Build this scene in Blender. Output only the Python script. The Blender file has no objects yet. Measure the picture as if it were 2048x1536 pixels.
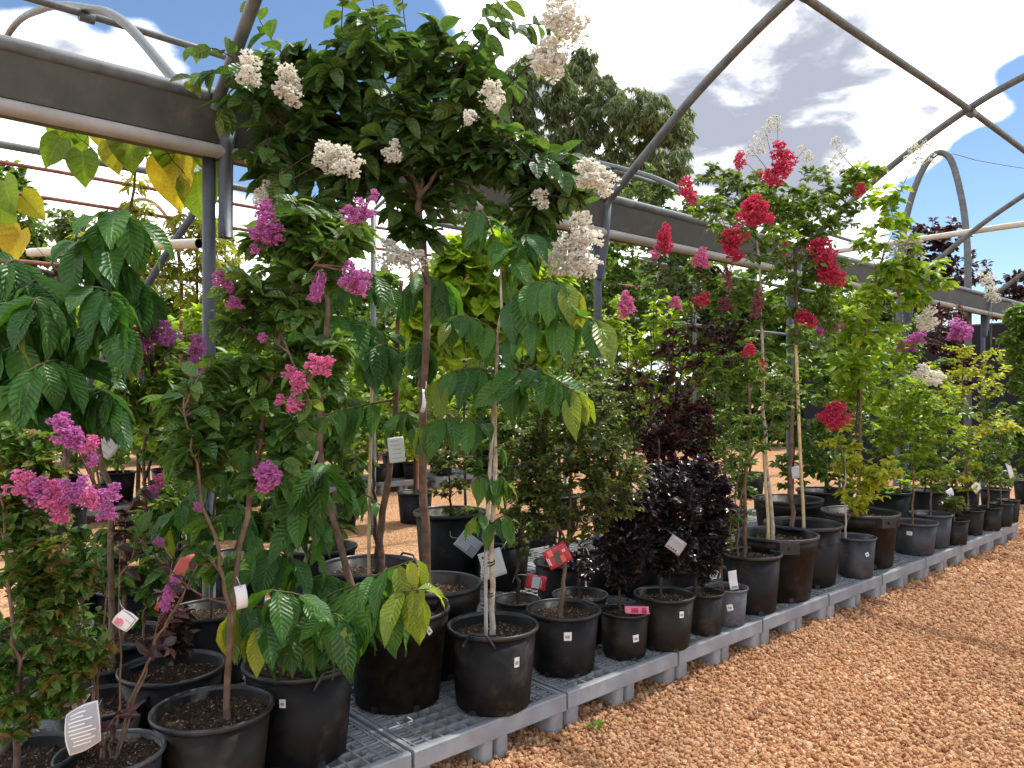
import bpy, bmesh, math, random
import numpy as np
from mathutils import Vector, Matrix

R_ = math.radians
rng = np.random.default_rng(7)
random.seed(7)
SC = bpy.context.scene
COL = SC.collection

# ------------------------------------------------------------------ camera
CAM_H = 1.5
FPX = 1540.0                       # focal length in pixels of the 2048 px wide photograph
HOR = 785.0                        # horizon row in the photograph
A = R_(47.93)                      # the bench row runs 48 degrees to the right of the view axis
cam_d = bpy.data.cameras.new('camera')
cam_d.sensor_width = 36.0
cam_d.lens = FPX / 2048 * 36
cam_d.shift_y = (HOR - 768) / 2048
cam_d.clip_end = 2000
cam_d.clip_start = 0.05
cam = bpy.data.objects.new('camera', cam_d)
cam.location = (0, 0, CAM_H)
cam.rotation_euler = (R_(90), 0, A)
COL.objects.link(cam)
SC.camera = cam
FW = np.array([-math.sin(A), math.cos(A), 0.0])
RT = np.array([math.cos(A), math.sin(A), 0.0])
UP = np.array([0, 0, 1.0])


def pt(px, py, Z):
    """a point of the place, Z metres in front of the camera along its axis"""
    return np.array([0, 0, CAM_H]) + FW * Z + RT * (Z * (px - 1024) / FPX) + UP * (-(py - HOR) / FPX * Z)


# ------------------------------------------------------------------ light
SUN_EL, SUN_AZ_VEC = R_(63), np.array([0.10, 0.995])     # towards the sun: high, straight down the row
SUN_AZ_VEC = SUN_AZ_VEC / np.linalg.norm(SUN_AZ_VEC)
sd = np.array([SUN_AZ_VEC[0] * math.cos(SUN_EL), SUN_AZ_VEC[1] * math.cos(SUN_EL), math.sin(SUN_EL)])
sun_d = bpy.data.lights.new('sun', 'SUN')
sun_d.energy = 3.0
sun_d.angle = R_(1.6)
sun_d.color = (1.0, 0.955, 0.88)
sun = bpy.data.objects.new('sun', sun_d)
sun.rotation_euler = Vector(sd).to_track_quat('Z', 'Y').to_euler()
sun.location = (3, 4, 12)
COL.objects.link(sun)

W = bpy.data.worlds.new('World')
SC.world = W
W.use_nodes = True
nt = W.node_tree
nt.nodes.clear()


def N(nt, t, **kw):
    n = nt.nodes.new(t)
    for k, v in kw.items():
        if k in ('label_',):
            continue
        setattr(n, k, v)
    return n


def L(nt, a, b):
    nt.links.new(a, b)


def math_n(nt, op, a, b=None, c=None, clamp=False):
    n = N(nt, 'ShaderNodeMath', operation=op, use_clamp=clamp)
    for i, v in enumerate((a, b, c)):
        if v is None:
            continue
        if isinstance(v, (int, float)):
            n.inputs[i].default_value = v
        else:
            L(nt, v, n.inputs[i])
    return n.outputs[0]


def vmath(nt, op, a, b=None):
    n = N(nt, 'ShaderNodeVectorMath', operation=op)
    for i, v in enumerate((a, b)):
        if v is None:
            continue
        if isinstance(v, (tuple, list)):
            n.inputs[i].default_value = v
        else:
            L(nt, v, n.inputs[i])
    return n


def mixc(nt, fac, a, b):
    n = N(nt, 'ShaderNodeMix', data_type='RGBA')
    for s, v in ((n.inputs[0], fac), (n.inputs[6], a), (n.inputs[7], b)):
        if isinstance(v, (int, float)):
            s.default_value = v
        elif isinstance(v, (tuple, list)):
            s.default_value = (*v[:3], 1)
        else:
            L(nt, v, s)
    return n.outputs[2]


def maprange(nt, v, a, b, c, d, smooth=True):
    n = N(nt, 'ShaderNodeMapRange', interpolation_type='SMOOTHSTEP' if smooth else 'LINEAR')
    L(nt, v, n.inputs[0])
    for i, x in enumerate((a, b, c, d)):
        n.inputs[i + 1].default_value = x
    return n.outputs[0]


def noise(nt, vec, scale, detail=4, rough=.55, w=None, dist=0.0):
    n = N(nt, 'ShaderNodeTexNoise')
    if w is not None:
        n.noise_dimensions = '4D'
        n.inputs['W'].default_value = w
    n.inputs['Scale'].default_value = scale
    n.inputs['Detail'].default_value = detail
    n.inputs['Roughness'].default_value = rough
    n.inputs['Distortion'].default_value = dist
    if vec is not None:
        L(nt, vec, n.inputs['Vector'])
    return n.outputs[0]


def world():
    out = N(nt, 'ShaderNodeOutputWorld')
    sky = N(nt, 'ShaderNodeTexSky', sky_type='NISHITA', sun_disc=False)
    sky.sun_elevation = SUN_EL
    sky.sun_rotation = math.atan2(SUN_AZ_VEC[0], SUN_AZ_VEC[1])
    sky.altitude = 50
    sky.air_density = 1.0
    sky.dust_density = 0.0
    sky.ozone_density = 4.0
    bg = N(nt, 'ShaderNodeBackground')
    bg.inputs[1].default_value = 0.085
    L(nt, sky.outputs[0], bg.inputs[0])
    tc = N(nt, 'ShaderNodeTexCoord')
    d = tc.outputs['Generated']
    sep = N(nt, 'ShaderNodeSeparateXYZ')
    L(nt, d, sep.inputs[0])
    den = math_n(nt, 'ADD', math_n(nt, 'MAXIMUM', sep.outputs[2], 0.0), 0.22)
    inv = math_n(nt, 'DIVIDE', 1.0, den)
    sc = vmath(nt, 'SCALE', d)
    L(nt, inv, sc.inputs['Scale'])
    pv = sc.outputs[0]
    # cumulus cover
    n1 = noise(nt, pv, 1.15, 9, .56, w=3.2, dist=.25)
    # clouds stand where the photograph has them: (px, py, radius cos, weight)
    dens = n1
    for (px, py, cr, wt) in ((150, -40, .975, -.22), (420, 20, .972, -.22), (700, 110, .985, -.20), (330, 320, .988, -.10),
                             (60, 420, .975, .16), (230, 150, .9935, .34), (60, 110, .9965, .22), (330, 110, .997, .2), (400, 470, .992, .16), (1450, 100, .93, .22), (1250, 40, .93, .14),
                             (1950, 430, .9925, -.26), (1870, 380, .996, -.20), (2048, 240, .9965, -.26), (2040, 380, .996, -.2), (1990, 270, .9986, .10), (1740, 430, .990, .16),
                             (1930, 270, .997, .14), (2010, 480, .9975, .14)):
        q = pt(px, py, 1.0) - np.array([0, 0, CAM_H])
        q = q / np.linalg.norm(q)
        dp = vmath(nt, 'DOT_PRODUCT', d, tuple(q)).outputs['Value']
        dens = math_n(nt, 'ADD', dens, maprange(nt, dp, cr, 1.0, 0, wt))
    mask = maprange(nt, dens, .455, .575, 0, 1)
    # thickness: thick middles turn grey underneath, edges stay white
    n2 = noise(nt, pv, 1.7, 6, .5, w=11.0, dist=.2)
    thick = math_n(nt, 'ADD', math_n(nt, 'MULTIPLY', dens, .8), math_n(nt, 'MULTIPLY', n2, .75))
    n3 = noise(nt, pv, 3.6, 7, .58, w=5.0, dist=.4)
    thick = math_n(nt, 'ADD', thick, math_n(nt, 'MULTIPLY', math_n(nt, 'SUBTRACT', n3, .5), .95))
    grey = maprange(nt, thick, .78, 1.10, 0, 1)
    ccol = mixc(nt, grey, (1.9, 1.9, 1.92), (.27, .29, .35))
    bg2 = N(nt, 'ShaderNodeBackground')
    bg2.inputs[1].default_value = 1.0
    L(nt, ccol, bg2.inputs[0])
    mx = N(nt, 'ShaderNodeMixShader')
    L(nt, mask, mx.inputs[0])
    L(nt, bg.outputs[0], mx.inputs[1])
    L(nt, bg2.outputs[0], mx.inputs[2])
    L(nt, mx.outputs[0], out.inputs[0])


world()
SC.view_settings.view_transform = 'Standard'
SC.view_settings.look = 'None'
SC.view_settings.exposure = 0.9
SC.view_settings.gamma = 1.0
SC.view_settings.use_curve_mapping = False
cy = SC.cycles
cy.max_bounces = 5
cy.diffuse_bounces = 3
cy.glossy_bounces = 2
cy.transmission_bounces = 3
cy.transparent_max_bounces = 6
cy.caustics_reflective = False
cy.caustics_refractive = False
cy.sample_clamp_indirect = 4.0
cy.use_denoising = True
cy.use_adaptive_sampling = True
cy.adaptive_threshold = 0.025

# ------------------------------------------------------------------ materials
MATS = {}


def new_mat(name):
    m = bpy.data.materials.new(name)
    m.use_nodes = True
    m.node_tree.nodes.clear()
    out = N(m.node_tree, 'ShaderNodeOutputMaterial')
    MATS[name] = m
    return m, m.node_tree, out


def principled(nt, out, rough=.5, spec=.5, metal=0.0):
    p = N(nt, 'ShaderNodeBsdfPrincipled')
    p.inputs['Roughness'].default_value = rough
    p.inputs['Specular IOR Level'].default_value = spec
    p.inputs['Metallic'].default_value = metal
    L(nt, p.outputs[0], out.inputs[0])
    return p


def bump(nt, h, strength, dist, p):
    b = N(nt, 'ShaderNodeBump')
    b.inputs['Strength'].default_value = strength
    b.inputs['Distance'].default_value = dist
    L(nt, h, b.inputs['Height'])
    L(nt, b.outputs[0], p.inputs['Normal'])


def plain(name, a, b, scale=8.0, rough=.5, spec=.5, metal=0.0, bs=.15, bd=.004, detail=5, dust=0.0, rand=0.0):
    m, t, out = new_mat(name)
    p = principled(t, out, rough, spec, metal)
    tc = N(t, 'ShaderNodeTexCoord')
    v = tc.outputs['Object']
    n = noise(t, v, scale, detail, .6)
    f = maprange(t, n, .3, .7, 0, 1)
    col = mixc(t, f, a, b)
    if dust:
        # dried splashes and scuffs, different on every piece
        gm = N(t, 'ShaderNodeNewGeometry')
        dn = noise(t, gm.outputs['Position'], 7.0, 8, .68)
        col = mixc(t, math_n(t, 'MULTIPLY', maprange(t, dn, .52, .74, 0, 1), dust), col, (.26, .19, .13))
    if rand:
        oi = N(t, 'ShaderNodeObjectInfo')
        hs = N(t, 'ShaderNodeHueSaturation')
        L(t, col, hs.inputs['Color'])
        L(t, maprange(t, oi.outputs['Random'], 0, 1, 1 - rand, 1 + rand, False), hs.inputs['Value'])
        col = hs.outputs[0]
    L(t, col, p.inputs['Base Color'])
    L(t, maprange(t, n, .3, .7, max(.05, rough - .1), min(1, rough + .12)), p.inputs['Roughness'])
    bump(t, noise(t, v, scale * 6, 4, .6), bs, bd, p)
    return m


def leaf_mat(name, a, b, young, vein=0.0, nv=9, gloss=.42, trans=.38, spec=.4, tint=(1.25, 1.15, .55)):
    gain = 1.0 if name in ('black_leaf', 'maroon_leaf', 'purple_leaf', 'heart', 'feather') else 1.28
    a, b = tuple(x * gain for x in a), tuple(x * gain for x in b)
    m, t, out = new_mat(name)
    p = principled(t, out, gloss, spec)
    oi = N(t, 'ShaderNodeObjectInfo')
    ar = N(t, 'ShaderNodeAttribute', attribute_name='rnd')
    ag = N(t, 'ShaderNodeAttribute', attribute_name='age')
    r = math_n(t, 'FRACT', math_n(t, 'ADD', ar.outputs['Fac'], oi.outputs['Random']))
    col = mixc(t, r, a, b)
    col = mixc(t, ag.outputs['Fac'], col, young)
    uv = N(t, 'ShaderNodeUVMap')
    sp = N(t, 'ShaderNodeSeparateXYZ')
    L(t, uv.outputs[0], sp.inputs[0])
    au = math_n(t, 'ABSOLUTE', math_n(t, 'SUBTRACT', sp.outputs[0], .5))
    mid = maprange(t, au, .015, .06, 1, 0)
    if vein:
        w = math_n(t, 'SINE', math_n(t, 'MULTIPLY', math_n(t, 'SUBTRACT', sp.outputs[1], math_n(t, 'MULTIPLY', au, .38)), nv * 6.283))
        lines = maprange(t, w, .78, 1.0, 0, 1)
        f = math_n(t, 'MAXIMUM', math_n(t, 'MULTIPLY', mid, .75), math_n(t, 'MULTIPLY', lines, .38))
        lighter = mixc(t, .35, col, (.42, .5, .16))
        col = mixc(t, math_n(t, 'MULTIPLY', f, vein), col, lighter)
        bump(t, math_n(t, 'SUBTRACT', w, math_n(t, 'MULTIPLY', mid, 1.5)), .42, .0035, p)
    else:
        lighter = mixc(t, .25, col, (.4, .45, .15))
        col = mixc(t, math_n(t, 'MULTIPLY', mid, .6), col, lighter)
    # blotches of wear on the blade
    tc = N(t, 'ShaderNodeTexCoord')
    nz = noise(t, tc.outputs['Object'], 30, 3, .6)
    hs = N(t, 'ShaderNodeHueSaturation')
    L(t, col, hs.inputs['Color'])
    L(t, maprange(t, nz, .3, .7, .82, 1.18), hs.inputs['Value'])
    col = hs.outputs[0]
    L(t, col, p.inputs['Base Color'])
    tr = N(t, 'ShaderNodeBsdfTranslucent')
    tm = N(t, 'ShaderNodeMix', data_type='RGBA', blend_type='MULTIPLY')
    tm.inputs[0].default_value = 1.0
    L(t, col, tm.inputs[6])
    tm.inputs[7].default_value = (tint[0] * 1.5, tint[1] * 1.5, tint[2] * 1.5, 1)
    L(t, tm.outputs[2], tr.inputs[0])
    mx = N(t, 'ShaderNodeMixShader')
    mx.inputs[0].default_value = trans
    L(t, p.outputs[0], mx.inputs[1])
    L(t, tr.outputs[0], mx.inputs[2])
    L(t, mx.outputs[0], out.inputs[0])
    return m


leaf_mat('crepe_dark', (.020, .056, .017), (.060, .125, .030), (.22, .25, .045), vein=.5, nv=6, gloss=.33, trans=.34)
leaf_mat('crepe_green', (.030, .080, .012), (.095, .175, .024), (.27, .27, .04), gloss=.38)
leaf_mat('crepe_lime', (.075, .165, .014), (.20, .30, .026), (.38, .36, .04), gloss=.42, trans=.45)
leaf_mat('crepe_yellow', (.17, .24, .02), (.33, .35, .03), (.45, .38, .05), gloss=.42, trans=.45)
leaf_mat('custard', (.018, .072, .014), (.055, .150, .020), (.35, .38, .03), vein=.6, nv=11, gloss=.36, trans=.36)
leaf_mat('crepe_mid', (.028, .078, .017), (.085, .165, .030), (.24, .27, .045), vein=.4, nv=6, gloss=.36, trans=.36)
leaf_mat('heart', (.085, .165, .016), (.15, .23, .018), (.46, .36, .025), vein=.4, nv=5, gloss=.5, trans=.5)
leaf_mat('privet', (.034, .090, .016), (.100, .190, .034), (.21, .075, .025), vein=.3, nv=5, gloss=.34)
leaf_mat('box_leaf', (.030, .060, .016), (.100, .145, .034), (.17, .12, .035), gloss=.32)
leaf_mat('black_leaf', (.010, .008, .013), (.028, .020, .032), (.060, .012, .018), gloss=.30, trans=.10, spec=.6, tint=(1.2, .6, .7))
leaf_mat('maroon_leaf', (.020, .007, .011), (.050, .014, .020), (.11, .022, .022), gloss=.36, trans=.25, tint=(1.5, .6, .5))
leaf_mat('purple_leaf', (.024, .012, .016), (.060, .028, .032), (.13, .05, .04), gloss=.36, trans=.25, tint=(1.5, .7, .6))
leaf_mat('shrub_bright', (.105, .205, .020), (.25, .36, .036), (.36, .36, .05), gloss=.45, trans=.45)
leaf_mat('shrub_mid', (.030, .085, .014), (.095, .180, .028), (.22, .26, .05), gloss=.42)
leaf_mat('shrub_grey', (.045, .085, .035), (.11, .165, .070), (.20, .24, .08), gloss=.5)
leaf_mat('tulip', (.13, .24, .018), (.24, .36, .030), (.38, .42, .05), vein=.4, nv=4, gloss=.5, trans=.45)
leaf_mat('feather', (.16, .22, .018), (.30, .32, .026), (.42, .38, .04), gloss=.5, trans=.45)
leaf_mat('willow', (.055, .090, .042), (.125, .165, .078), (.22, .23, .09), gloss=.55, trans=.4)


def petal_mat(name, a, b, trans=.3):
    m, t, out = new_mat(name)
    p = principled(t, out, .6, .2)
    ar = N(t, 'ShaderNodeAttribute', attribute_name='rnd')
    col = mixc(t, ar.outputs['Fac'], a, b)
    L(t, col, p.inputs['Base Color'])
    tr = N(t, 'ShaderNodeBsdfTranslucent')
    L(t, col, tr.inputs[0])
    mx = N(t, 'ShaderNodeMixShader')
    mx.inputs[0].default_value = trans
    L(t, p.outputs[0], mx.inputs[1])
    L(t, tr.outputs[0], mx.inputs[2])
    L(t, mx.outputs[0], out.inputs[0])
    return m


petal_mat('petal_white', (.74, .70, .58), (.90, .88, .82), .38)
petal_mat('petal_cream', (.50, .48, .38), (.76, .74, .64), .38)
petal_mat('petal_purple', (.40, .060, .31), (.76, .31, .62))
petal_mat('petal_pink', (.62, .08, .28), (.84, .34, .55))
petal_mat('petal_red', (.48, .016, .070), (.80, .105, .200))
petal_mat('petal_dusk', (.16, .05, .06), (.34, .14, .14))

plain('bark_brown', (.10, .060, .040), (.20, .135, .095), 22, .8, .2, bs=.5, bd=.004)
plain('bark_pale', (.30, .25, .19), (.52, .47, .38), 26, .8, .2, bs=.5, bd=.004)
plain('bark_dark', (.035, .024, .018), (.075, .052, .038), 24, .8, .2, bs=.5, bd=.003)
plain('twig_green', (.07, .075, .03), (.14, .11, .05), 20, .7, .2)
plain('bamboo', (.46, .34, .16), (.62, .50, .28), 14, .55, .3, bs=.2)
plain('stake_grey', (.30, .28, .24), (.44, .41, .36), 14, .8, .2, bs=.2)
plain('pot_black', (.0045, .0043, .0050), (.010, .0090, .0092), 5, .52, .20, bs=.06, bd=.002, dust=.14)
plain('pot_brown', (.0075, .0060, .0050), (.016, .012, .0095), 5, .50, .22, bs=.06, bd=.002, dust=.14)
plain('pot_rim', (.008, .0098, .0125), (.017, .0195, .0235), 7, .42, .5, bs=.08, bd=.002, dust=0.1)
plain('pot_charcoal', (.018, .019, .024), (.036, .037, .044), 6, .48, .4, bs=.08, bd=.002, dust=0.2)
plain('pot_charcoal_rim', (.05, .052, .058), (.09, .092, .10), 6, .5, .4, bs=.08, bd=.002)
plain('pot_grey', (.055, .058, .064), (.10, .105, .115), 9, .55, .35, bs=.08, bd=.002, dust=0.35)
plain('pot_grey_rim', (.10, .105, .115), (.16, .165, .175), 9, .55, .35, bs=.08, bd=.002)
plain('pallet_grey', (.215, .225, .240), (.300, .310, .325), 7, .55, .35, bs=.10, bd=.002, rand=.10, dust=0.5)
plain('galvanised', (.075, .088, .092), (.145, .158, .160), 9, .55, .4, metal=.15, bs=.02, dust=0.25)
plain('gutter_sheet', (.052, .053, .043), (.085, .085, .072), 5, .6, .3, metal=.0, bs=.06, dust=0.3)
plain('gutter_pipe', (.30, .29, .265), (.42, .405, .375), 4, .55, .35, bs=.05)
plain('post_paint', (.055, .066, .082), (.085, .10, .12), 7, .5, .4, bs=.06)
plain('rust_pipe', (.16, .055, .035), (.28, .12, .085), 12, .7, .3, bs=.1)
plain('pvc_cream', (.50, .46, .38), (.62, .58, .50), 6, .5, .4, bs=.05)
plain('shade_cloth', (.010, .011, .016), (.020, .022, .030), 30, .8, .2, bs=.2)
plain('sticker_white', (.72, .72, .70), (.80, .80, .78), 3, .5, .3, bs=.02)
plain('ink_black', (.02, .02, .022), (.05, .05, .05), 20, .6, .2, bs=.02)
plain('ink_grey', (.30, .30, .31), (.45, .45, .46), 20, .6, .2, bs=.02)
plain('card_silver', (.26, .26, .27), (.36, .36, .37), 9, .4, .5, bs=.03)
plain('card_white', (.66, .66, .68), (.76, .76, .77), 6, .45, .4, bs=.03)
plain('card_mint', (.52, .62, .57), (.62, .70, .65), 6, .45, .4, bs=.03)
plain('card_blue', (.38, .43, .47), (.50, .55, .58), 6, .45, .4, bs=.03)
plain('card_red', (.36, .018, .035), (.50, .035, .060), 9, .4, .5, bs=.03)
plain('card_coral', (.62, .10, .085), (.72, .19, .16), 9, .4, .5, bs=.03)
plain('card_dark', (.05, .045, .035), (.10, .08, .06), 9, .4, .5, bs=.03)
plain('card_pink', (.60, .10, .22), (.75, .26, .36), 9, .4, .5, bs=.03)
plain('tie_black', (.012, .012, .012), (.025, .025, .025), 9, .6, .3)
plain('wire_white', (.55, .55, .53), (.7, .7, .68), 9, .5, .3)


def soil_mat():
    m, t, out = new_mat('potting_soil')
    p = principled(t, out, .9, .15)
    tc = N(t, 'ShaderNodeTexCoord')
    ar = N(t, 'ShaderNodeAttribute', attribute_name='rnd')
    n = noise(t, tc.outputs['Object'], 26, 5, .7)
    col = mixc(t, maprange(t, n, .35, .68, 0, 1), (.040, .026, .018), (.15, .098, .068))
    col = mixc(t, maprange(t, ar.outputs['Fac'], .05, .70, 0, 1, False), col, (.23, .145, .095))
    col = mixc(t, maprange(t, ar.outputs['Fac'], .86, .90, 0, 1), col, (.60, .56, .48))
    L(t, col, p.inputs['Base Color'])
    bump(t, noise(t, tc.outputs['Object'], 40, 4, .7), .9, .02, p)


soil_mat()


def gravel_mats():
    m, t, out = new_mat('gravel_stone')
    p = principled(t, out, .85, .15)
    oi = N(t, 'ShaderNodeObjectInfo')
    cr = N(t, 'ShaderNodeValToRGB')
    e = cr.color_ramp.elements
    e[0].position, e[0].color = 0, (.27, .115, .056, 1)
    e[1].position, e[1].color = 1, (.66, .46, .29, 1)
    for pos, c in ((.12, (.43, .205, .100, 1)), (.5, (.54, .285, .145, 1)), (.85, (.60, .35, .19, 1))):
        x = e.new(pos)
        x.color = c
    L(t, oi.outputs['Random'], cr.inputs[0])
    tc = N(t, 'ShaderNodeTexCoord')
    nz = noise(t, tc.outputs['Object'], 1.6, 4, .65)
    hs = N(t, 'ShaderNodeHueSaturation')
    L(t, cr.outputs[0], hs.inputs['Color'])
    # broad drifts of redder and paler stone over the path
    lv = noise(t, oi.outputs['Location'], .9, 4, .6)
    val = math_n(t, 'MULTIPLY', maprange(t, nz, .3, .7, .82, 1.15), maprange(t, lv, .3, .7, .84, 1.12))
    L(t, val, hs.inputs['Value'])
    L(t, hs.outputs[0], p.inputs['Base Color'])
    bump(t, noise(t, tc.outputs['Object'], 6, 3, .6), .5, .1, p)

    m, t, out = new_mat('gravel_ground')
    p = principled(t, out, .9, .1)
    tc = N(t, 'ShaderNodeTexCoord')
    v = tc.outputs['Object']
    vo = N(t, 'ShaderNodeTexVoronoi', feature='F1')
    vo.inputs['Scale'].default_value = 46
    L(t, v, vo.inputs['Vector'])
    sepc = N(t, 'ShaderNodeSeparateColor')
    L(t, vo.outputs['Color'], sepc.inputs[0])
    cr = N(t, 'ShaderNodeValToRGB')
    e = cr.color_ramp.elements
    e[0].position, e[0].color = 0, (.38, .18, .086, 1)
    e[1].position, e[1].color = 1, (.61, .40, .24, 1)
    x = e.new(.5)
    x.color = (.51, .27, .135, 1)
    L(t, sepc.outputs[0], cr.inputs[0])
    big = noise(t, v, .8, 4, .6)
    hs = N(t, 'ShaderNodeHueSaturation')
    L(t, cr.outputs[0], hs.inputs['Color'])
    L(t, maprange(t, big, .3, .7, .82, 1.12), hs.inputs['Value'])
    L(t, hs.outputs[0], p.inputs['Base Color'])
    hgt = math_n(t, 'SUBTRACT', 1.0, vo.outputs['Distance'])
    bump(t, hgt, 1.0, .03, p)


gravel_mats()


# ------------------------------------------------------------------ mesh helpers
def to_mesh(name, V, F, uv=None, attrs=None, smooth=True, mat=None):
    V = np.asarray(V, dtype=np.float32).reshape(-1, 3)
    F = np.asarray(F, dtype=np.int32)
    m = bpy.data.meshes.new(name)
    k = F.shape[1]
    m.vertices.add(len(V))
    m.vertices.foreach_set('co', V.ravel())
    m.loops.add(F.size)
    m.loops.foreach_set('vertex_index', F.ravel())
    m.polygons.add(len(F))
    m.polygons.foreach_set('loop_start', np.arange(0, F.size, k, dtype=np.int32))
    m.polygons.foreach_set('loop_total', np.full(len(F), k, dtype=np.int32))
    m.polygons.foreach_set('use_smooth', np.full(len(F), smooth, dtype=bool))
    if uv is not None:
        l = m.uv_layers.new(name='UVMap')
        l.data.foreach_set('uv', np.asarray(uv, dtype=np.float32)[F.ravel()].ravel())
    if attrs:
        for nm, val in attrs.items():
            a = m.attributes.new(nm, 'FLOAT', 'POINT')
            a.data.foreach_set('value', np.asarray(val, dtype=np.float32))
    m.update(calc_edges=True)
    if mat:
        m.materials.append(MATS[mat])
    return m


def obj(name, mesh, parent=None, loc=None):
    o = bpy.data.objects.new(name, mesh)
    COL.objects.link(o)
    if parent is not None:
        o.parent = parent
    if loc is not None:
        o.location = loc
    return o


def empty(name, loc, label, cat, group=None):
    o = bpy.data.objects.new(name, None)
    COL.objects.link(o)
    o.location = loc
    o['label'] = label
    o['category'] = cat
    if group:
        o['group'] = group
    return o


def tag(o, label, cat, group=None):
    o['label'] = label
    o['category'] = cat
    if group:
        o['group'] = group
    return o


class MB:
    """collects quads and builds one mesh"""

    def __init__(s):
        s.V, s.F, s.n = [], [], 0

    def add(s, V, F):
        V = np.asarray(V, dtype=float).reshape(-1, 3)
        s.V.append(V)
        s.F.append(np.asarray(F, dtype=int) + s.n)
        s.n += len(V)
        return s

    def box(s, lo, hi):
        x0, y0, z0 = lo
        x1, y1, z1 = hi
        V = [(x0, y0, z0), (x1, y0, z0), (x1, y1, z0), (x0, y1, z0), (x0, y0, z1), (x1, y0, z1), (x1, y1, z1), (x0, y1, z1)]
        F = [(0, 3, 2, 1), (4, 5, 6, 7), (0, 1, 5, 4), (1, 2, 6, 5), (2, 3, 7, 6), (3, 0, 4, 7)]
        return s.add(V, F)

    def tube(s, P, R, sides=8, caps=True):
        P = np.asarray(P, dtype=float)
        k = len(P)
        R = np.broadcast_to(np.asarray(R, dtype=float), (k,))
        T = np.gradient(P, axis=0)
        T /= np.linalg.norm(T, axis=1)[:, None] + 1e-12
        ref = np.array([0, 0, 1.0]) if abs(T[0][2]) < .9 else np.array([1.0, 0, 0])
        u = np.cross(T, ref)
        u /= np.linalg.norm(u, axis=1)[:, None] + 1e-12
        # keep the frame from flipping along the tube
        for i in range(1, k):
            if np.dot(u[i], u[i - 1]) < 0:
                u[i] = -u[i]
        w = np.cross(T, u)
        a = np.arange(sides) / sides * 2 * np.pi
        ring = P[:, None, :] + R[:, None, None] * (np.cos(a)[None, :, None] * u[:, None, :] + np.sin(a)[None, :, None] * w[:, None, :])
        V = ring.reshape(-1, 3)
        i = np.arange(k - 1)[:, None] * sides
        j = np.arange(sides)[None, :]
        jn = (j + 1) % sides
        F = np.stack([i + j, i + jn, i + sides + jn, i + sides + j], -1).reshape(-1, 4)
        s.add(V, F)
        if caps:
            b = s.n - len(V)
            for base in (b, b + (k - 1) * sides):
                c = s.n
                ctr = V[base - b:base - b + sides].mean(0)
                s.V.append(ctr[None])
                s.n += 1
                q = np.array([(c, base + x, base + (x + 1) % sides, base + (x + 1) % sides) for x in range(0, sides)])
                q = np.array([(c, base + x, base + (x + 1) % sides, base + (x + 2) % sides) for x in range(0, sides, 2)])
                s.F.append(q)
        return s

    def mesh(s, name, mat, smooth=True):
        return to_mesh(name, np.concatenate(s.V), np.concatenate(s.F), smooth=smooth, mat=mat)

    def build(s, name, mat, parent=None, smooth=True):
        return obj(name, s.mesh(name, mat, smooth), parent)


def lathe(prof, seg=40):
    prof = np.asarray(prof, dtype=float)
    a = np.arange(seg) / seg * 2 * np.pi
    V = np.stack([prof[:, 0][:, None] * np.cos(a), prof[:, 0][:, None] * np.sin(a), np.repeat(prof[:, 1][:, None], seg, 1)], -1).reshape(-1, 3)
    k = len(prof)
    i = np.arange(k - 1)[:, None] * seg
    j = np.arange(seg)[None, :]
    jn = (j + 1) % seg
    F = np.stack([i + j, i + jn, i + seg + jn, i + seg + j], -1).reshape(-1, 4)
    return V, F


def spline(P, n=24):
    """Catmull-Rom through points"""
    P = np.asarray(P, dtype=float)
    if len(P) < 3:
        t = np.linspace(0, 1, n)[:, None]
        return P[0] * (1 - t) + P[-1] * t
    Q = np.vstack([2 * P[0] - P[1], P, 2 * P[-1] - P[-2]])
    out = []
    seg = len(P) - 1
    for s_ in np.linspace(0, seg - 1e-6, n):
        i = int(s_)
        t = s_ - i
        a, b, c, d = Q[i], Q[i + 1], Q[i + 2], Q[i + 3]
        out.append(.5 * ((2 * b) + (-a + c) * t + (2 * a - 5 * b + 4 * c - d) * t * t + (-a + 3 * b - 3 * c + d) * t ** 3))
    return np.array(out)


def nrm(v):
    return v / (np.linalg.norm(v, axis=-1, keepdims=True) + 1e-12)


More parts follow.
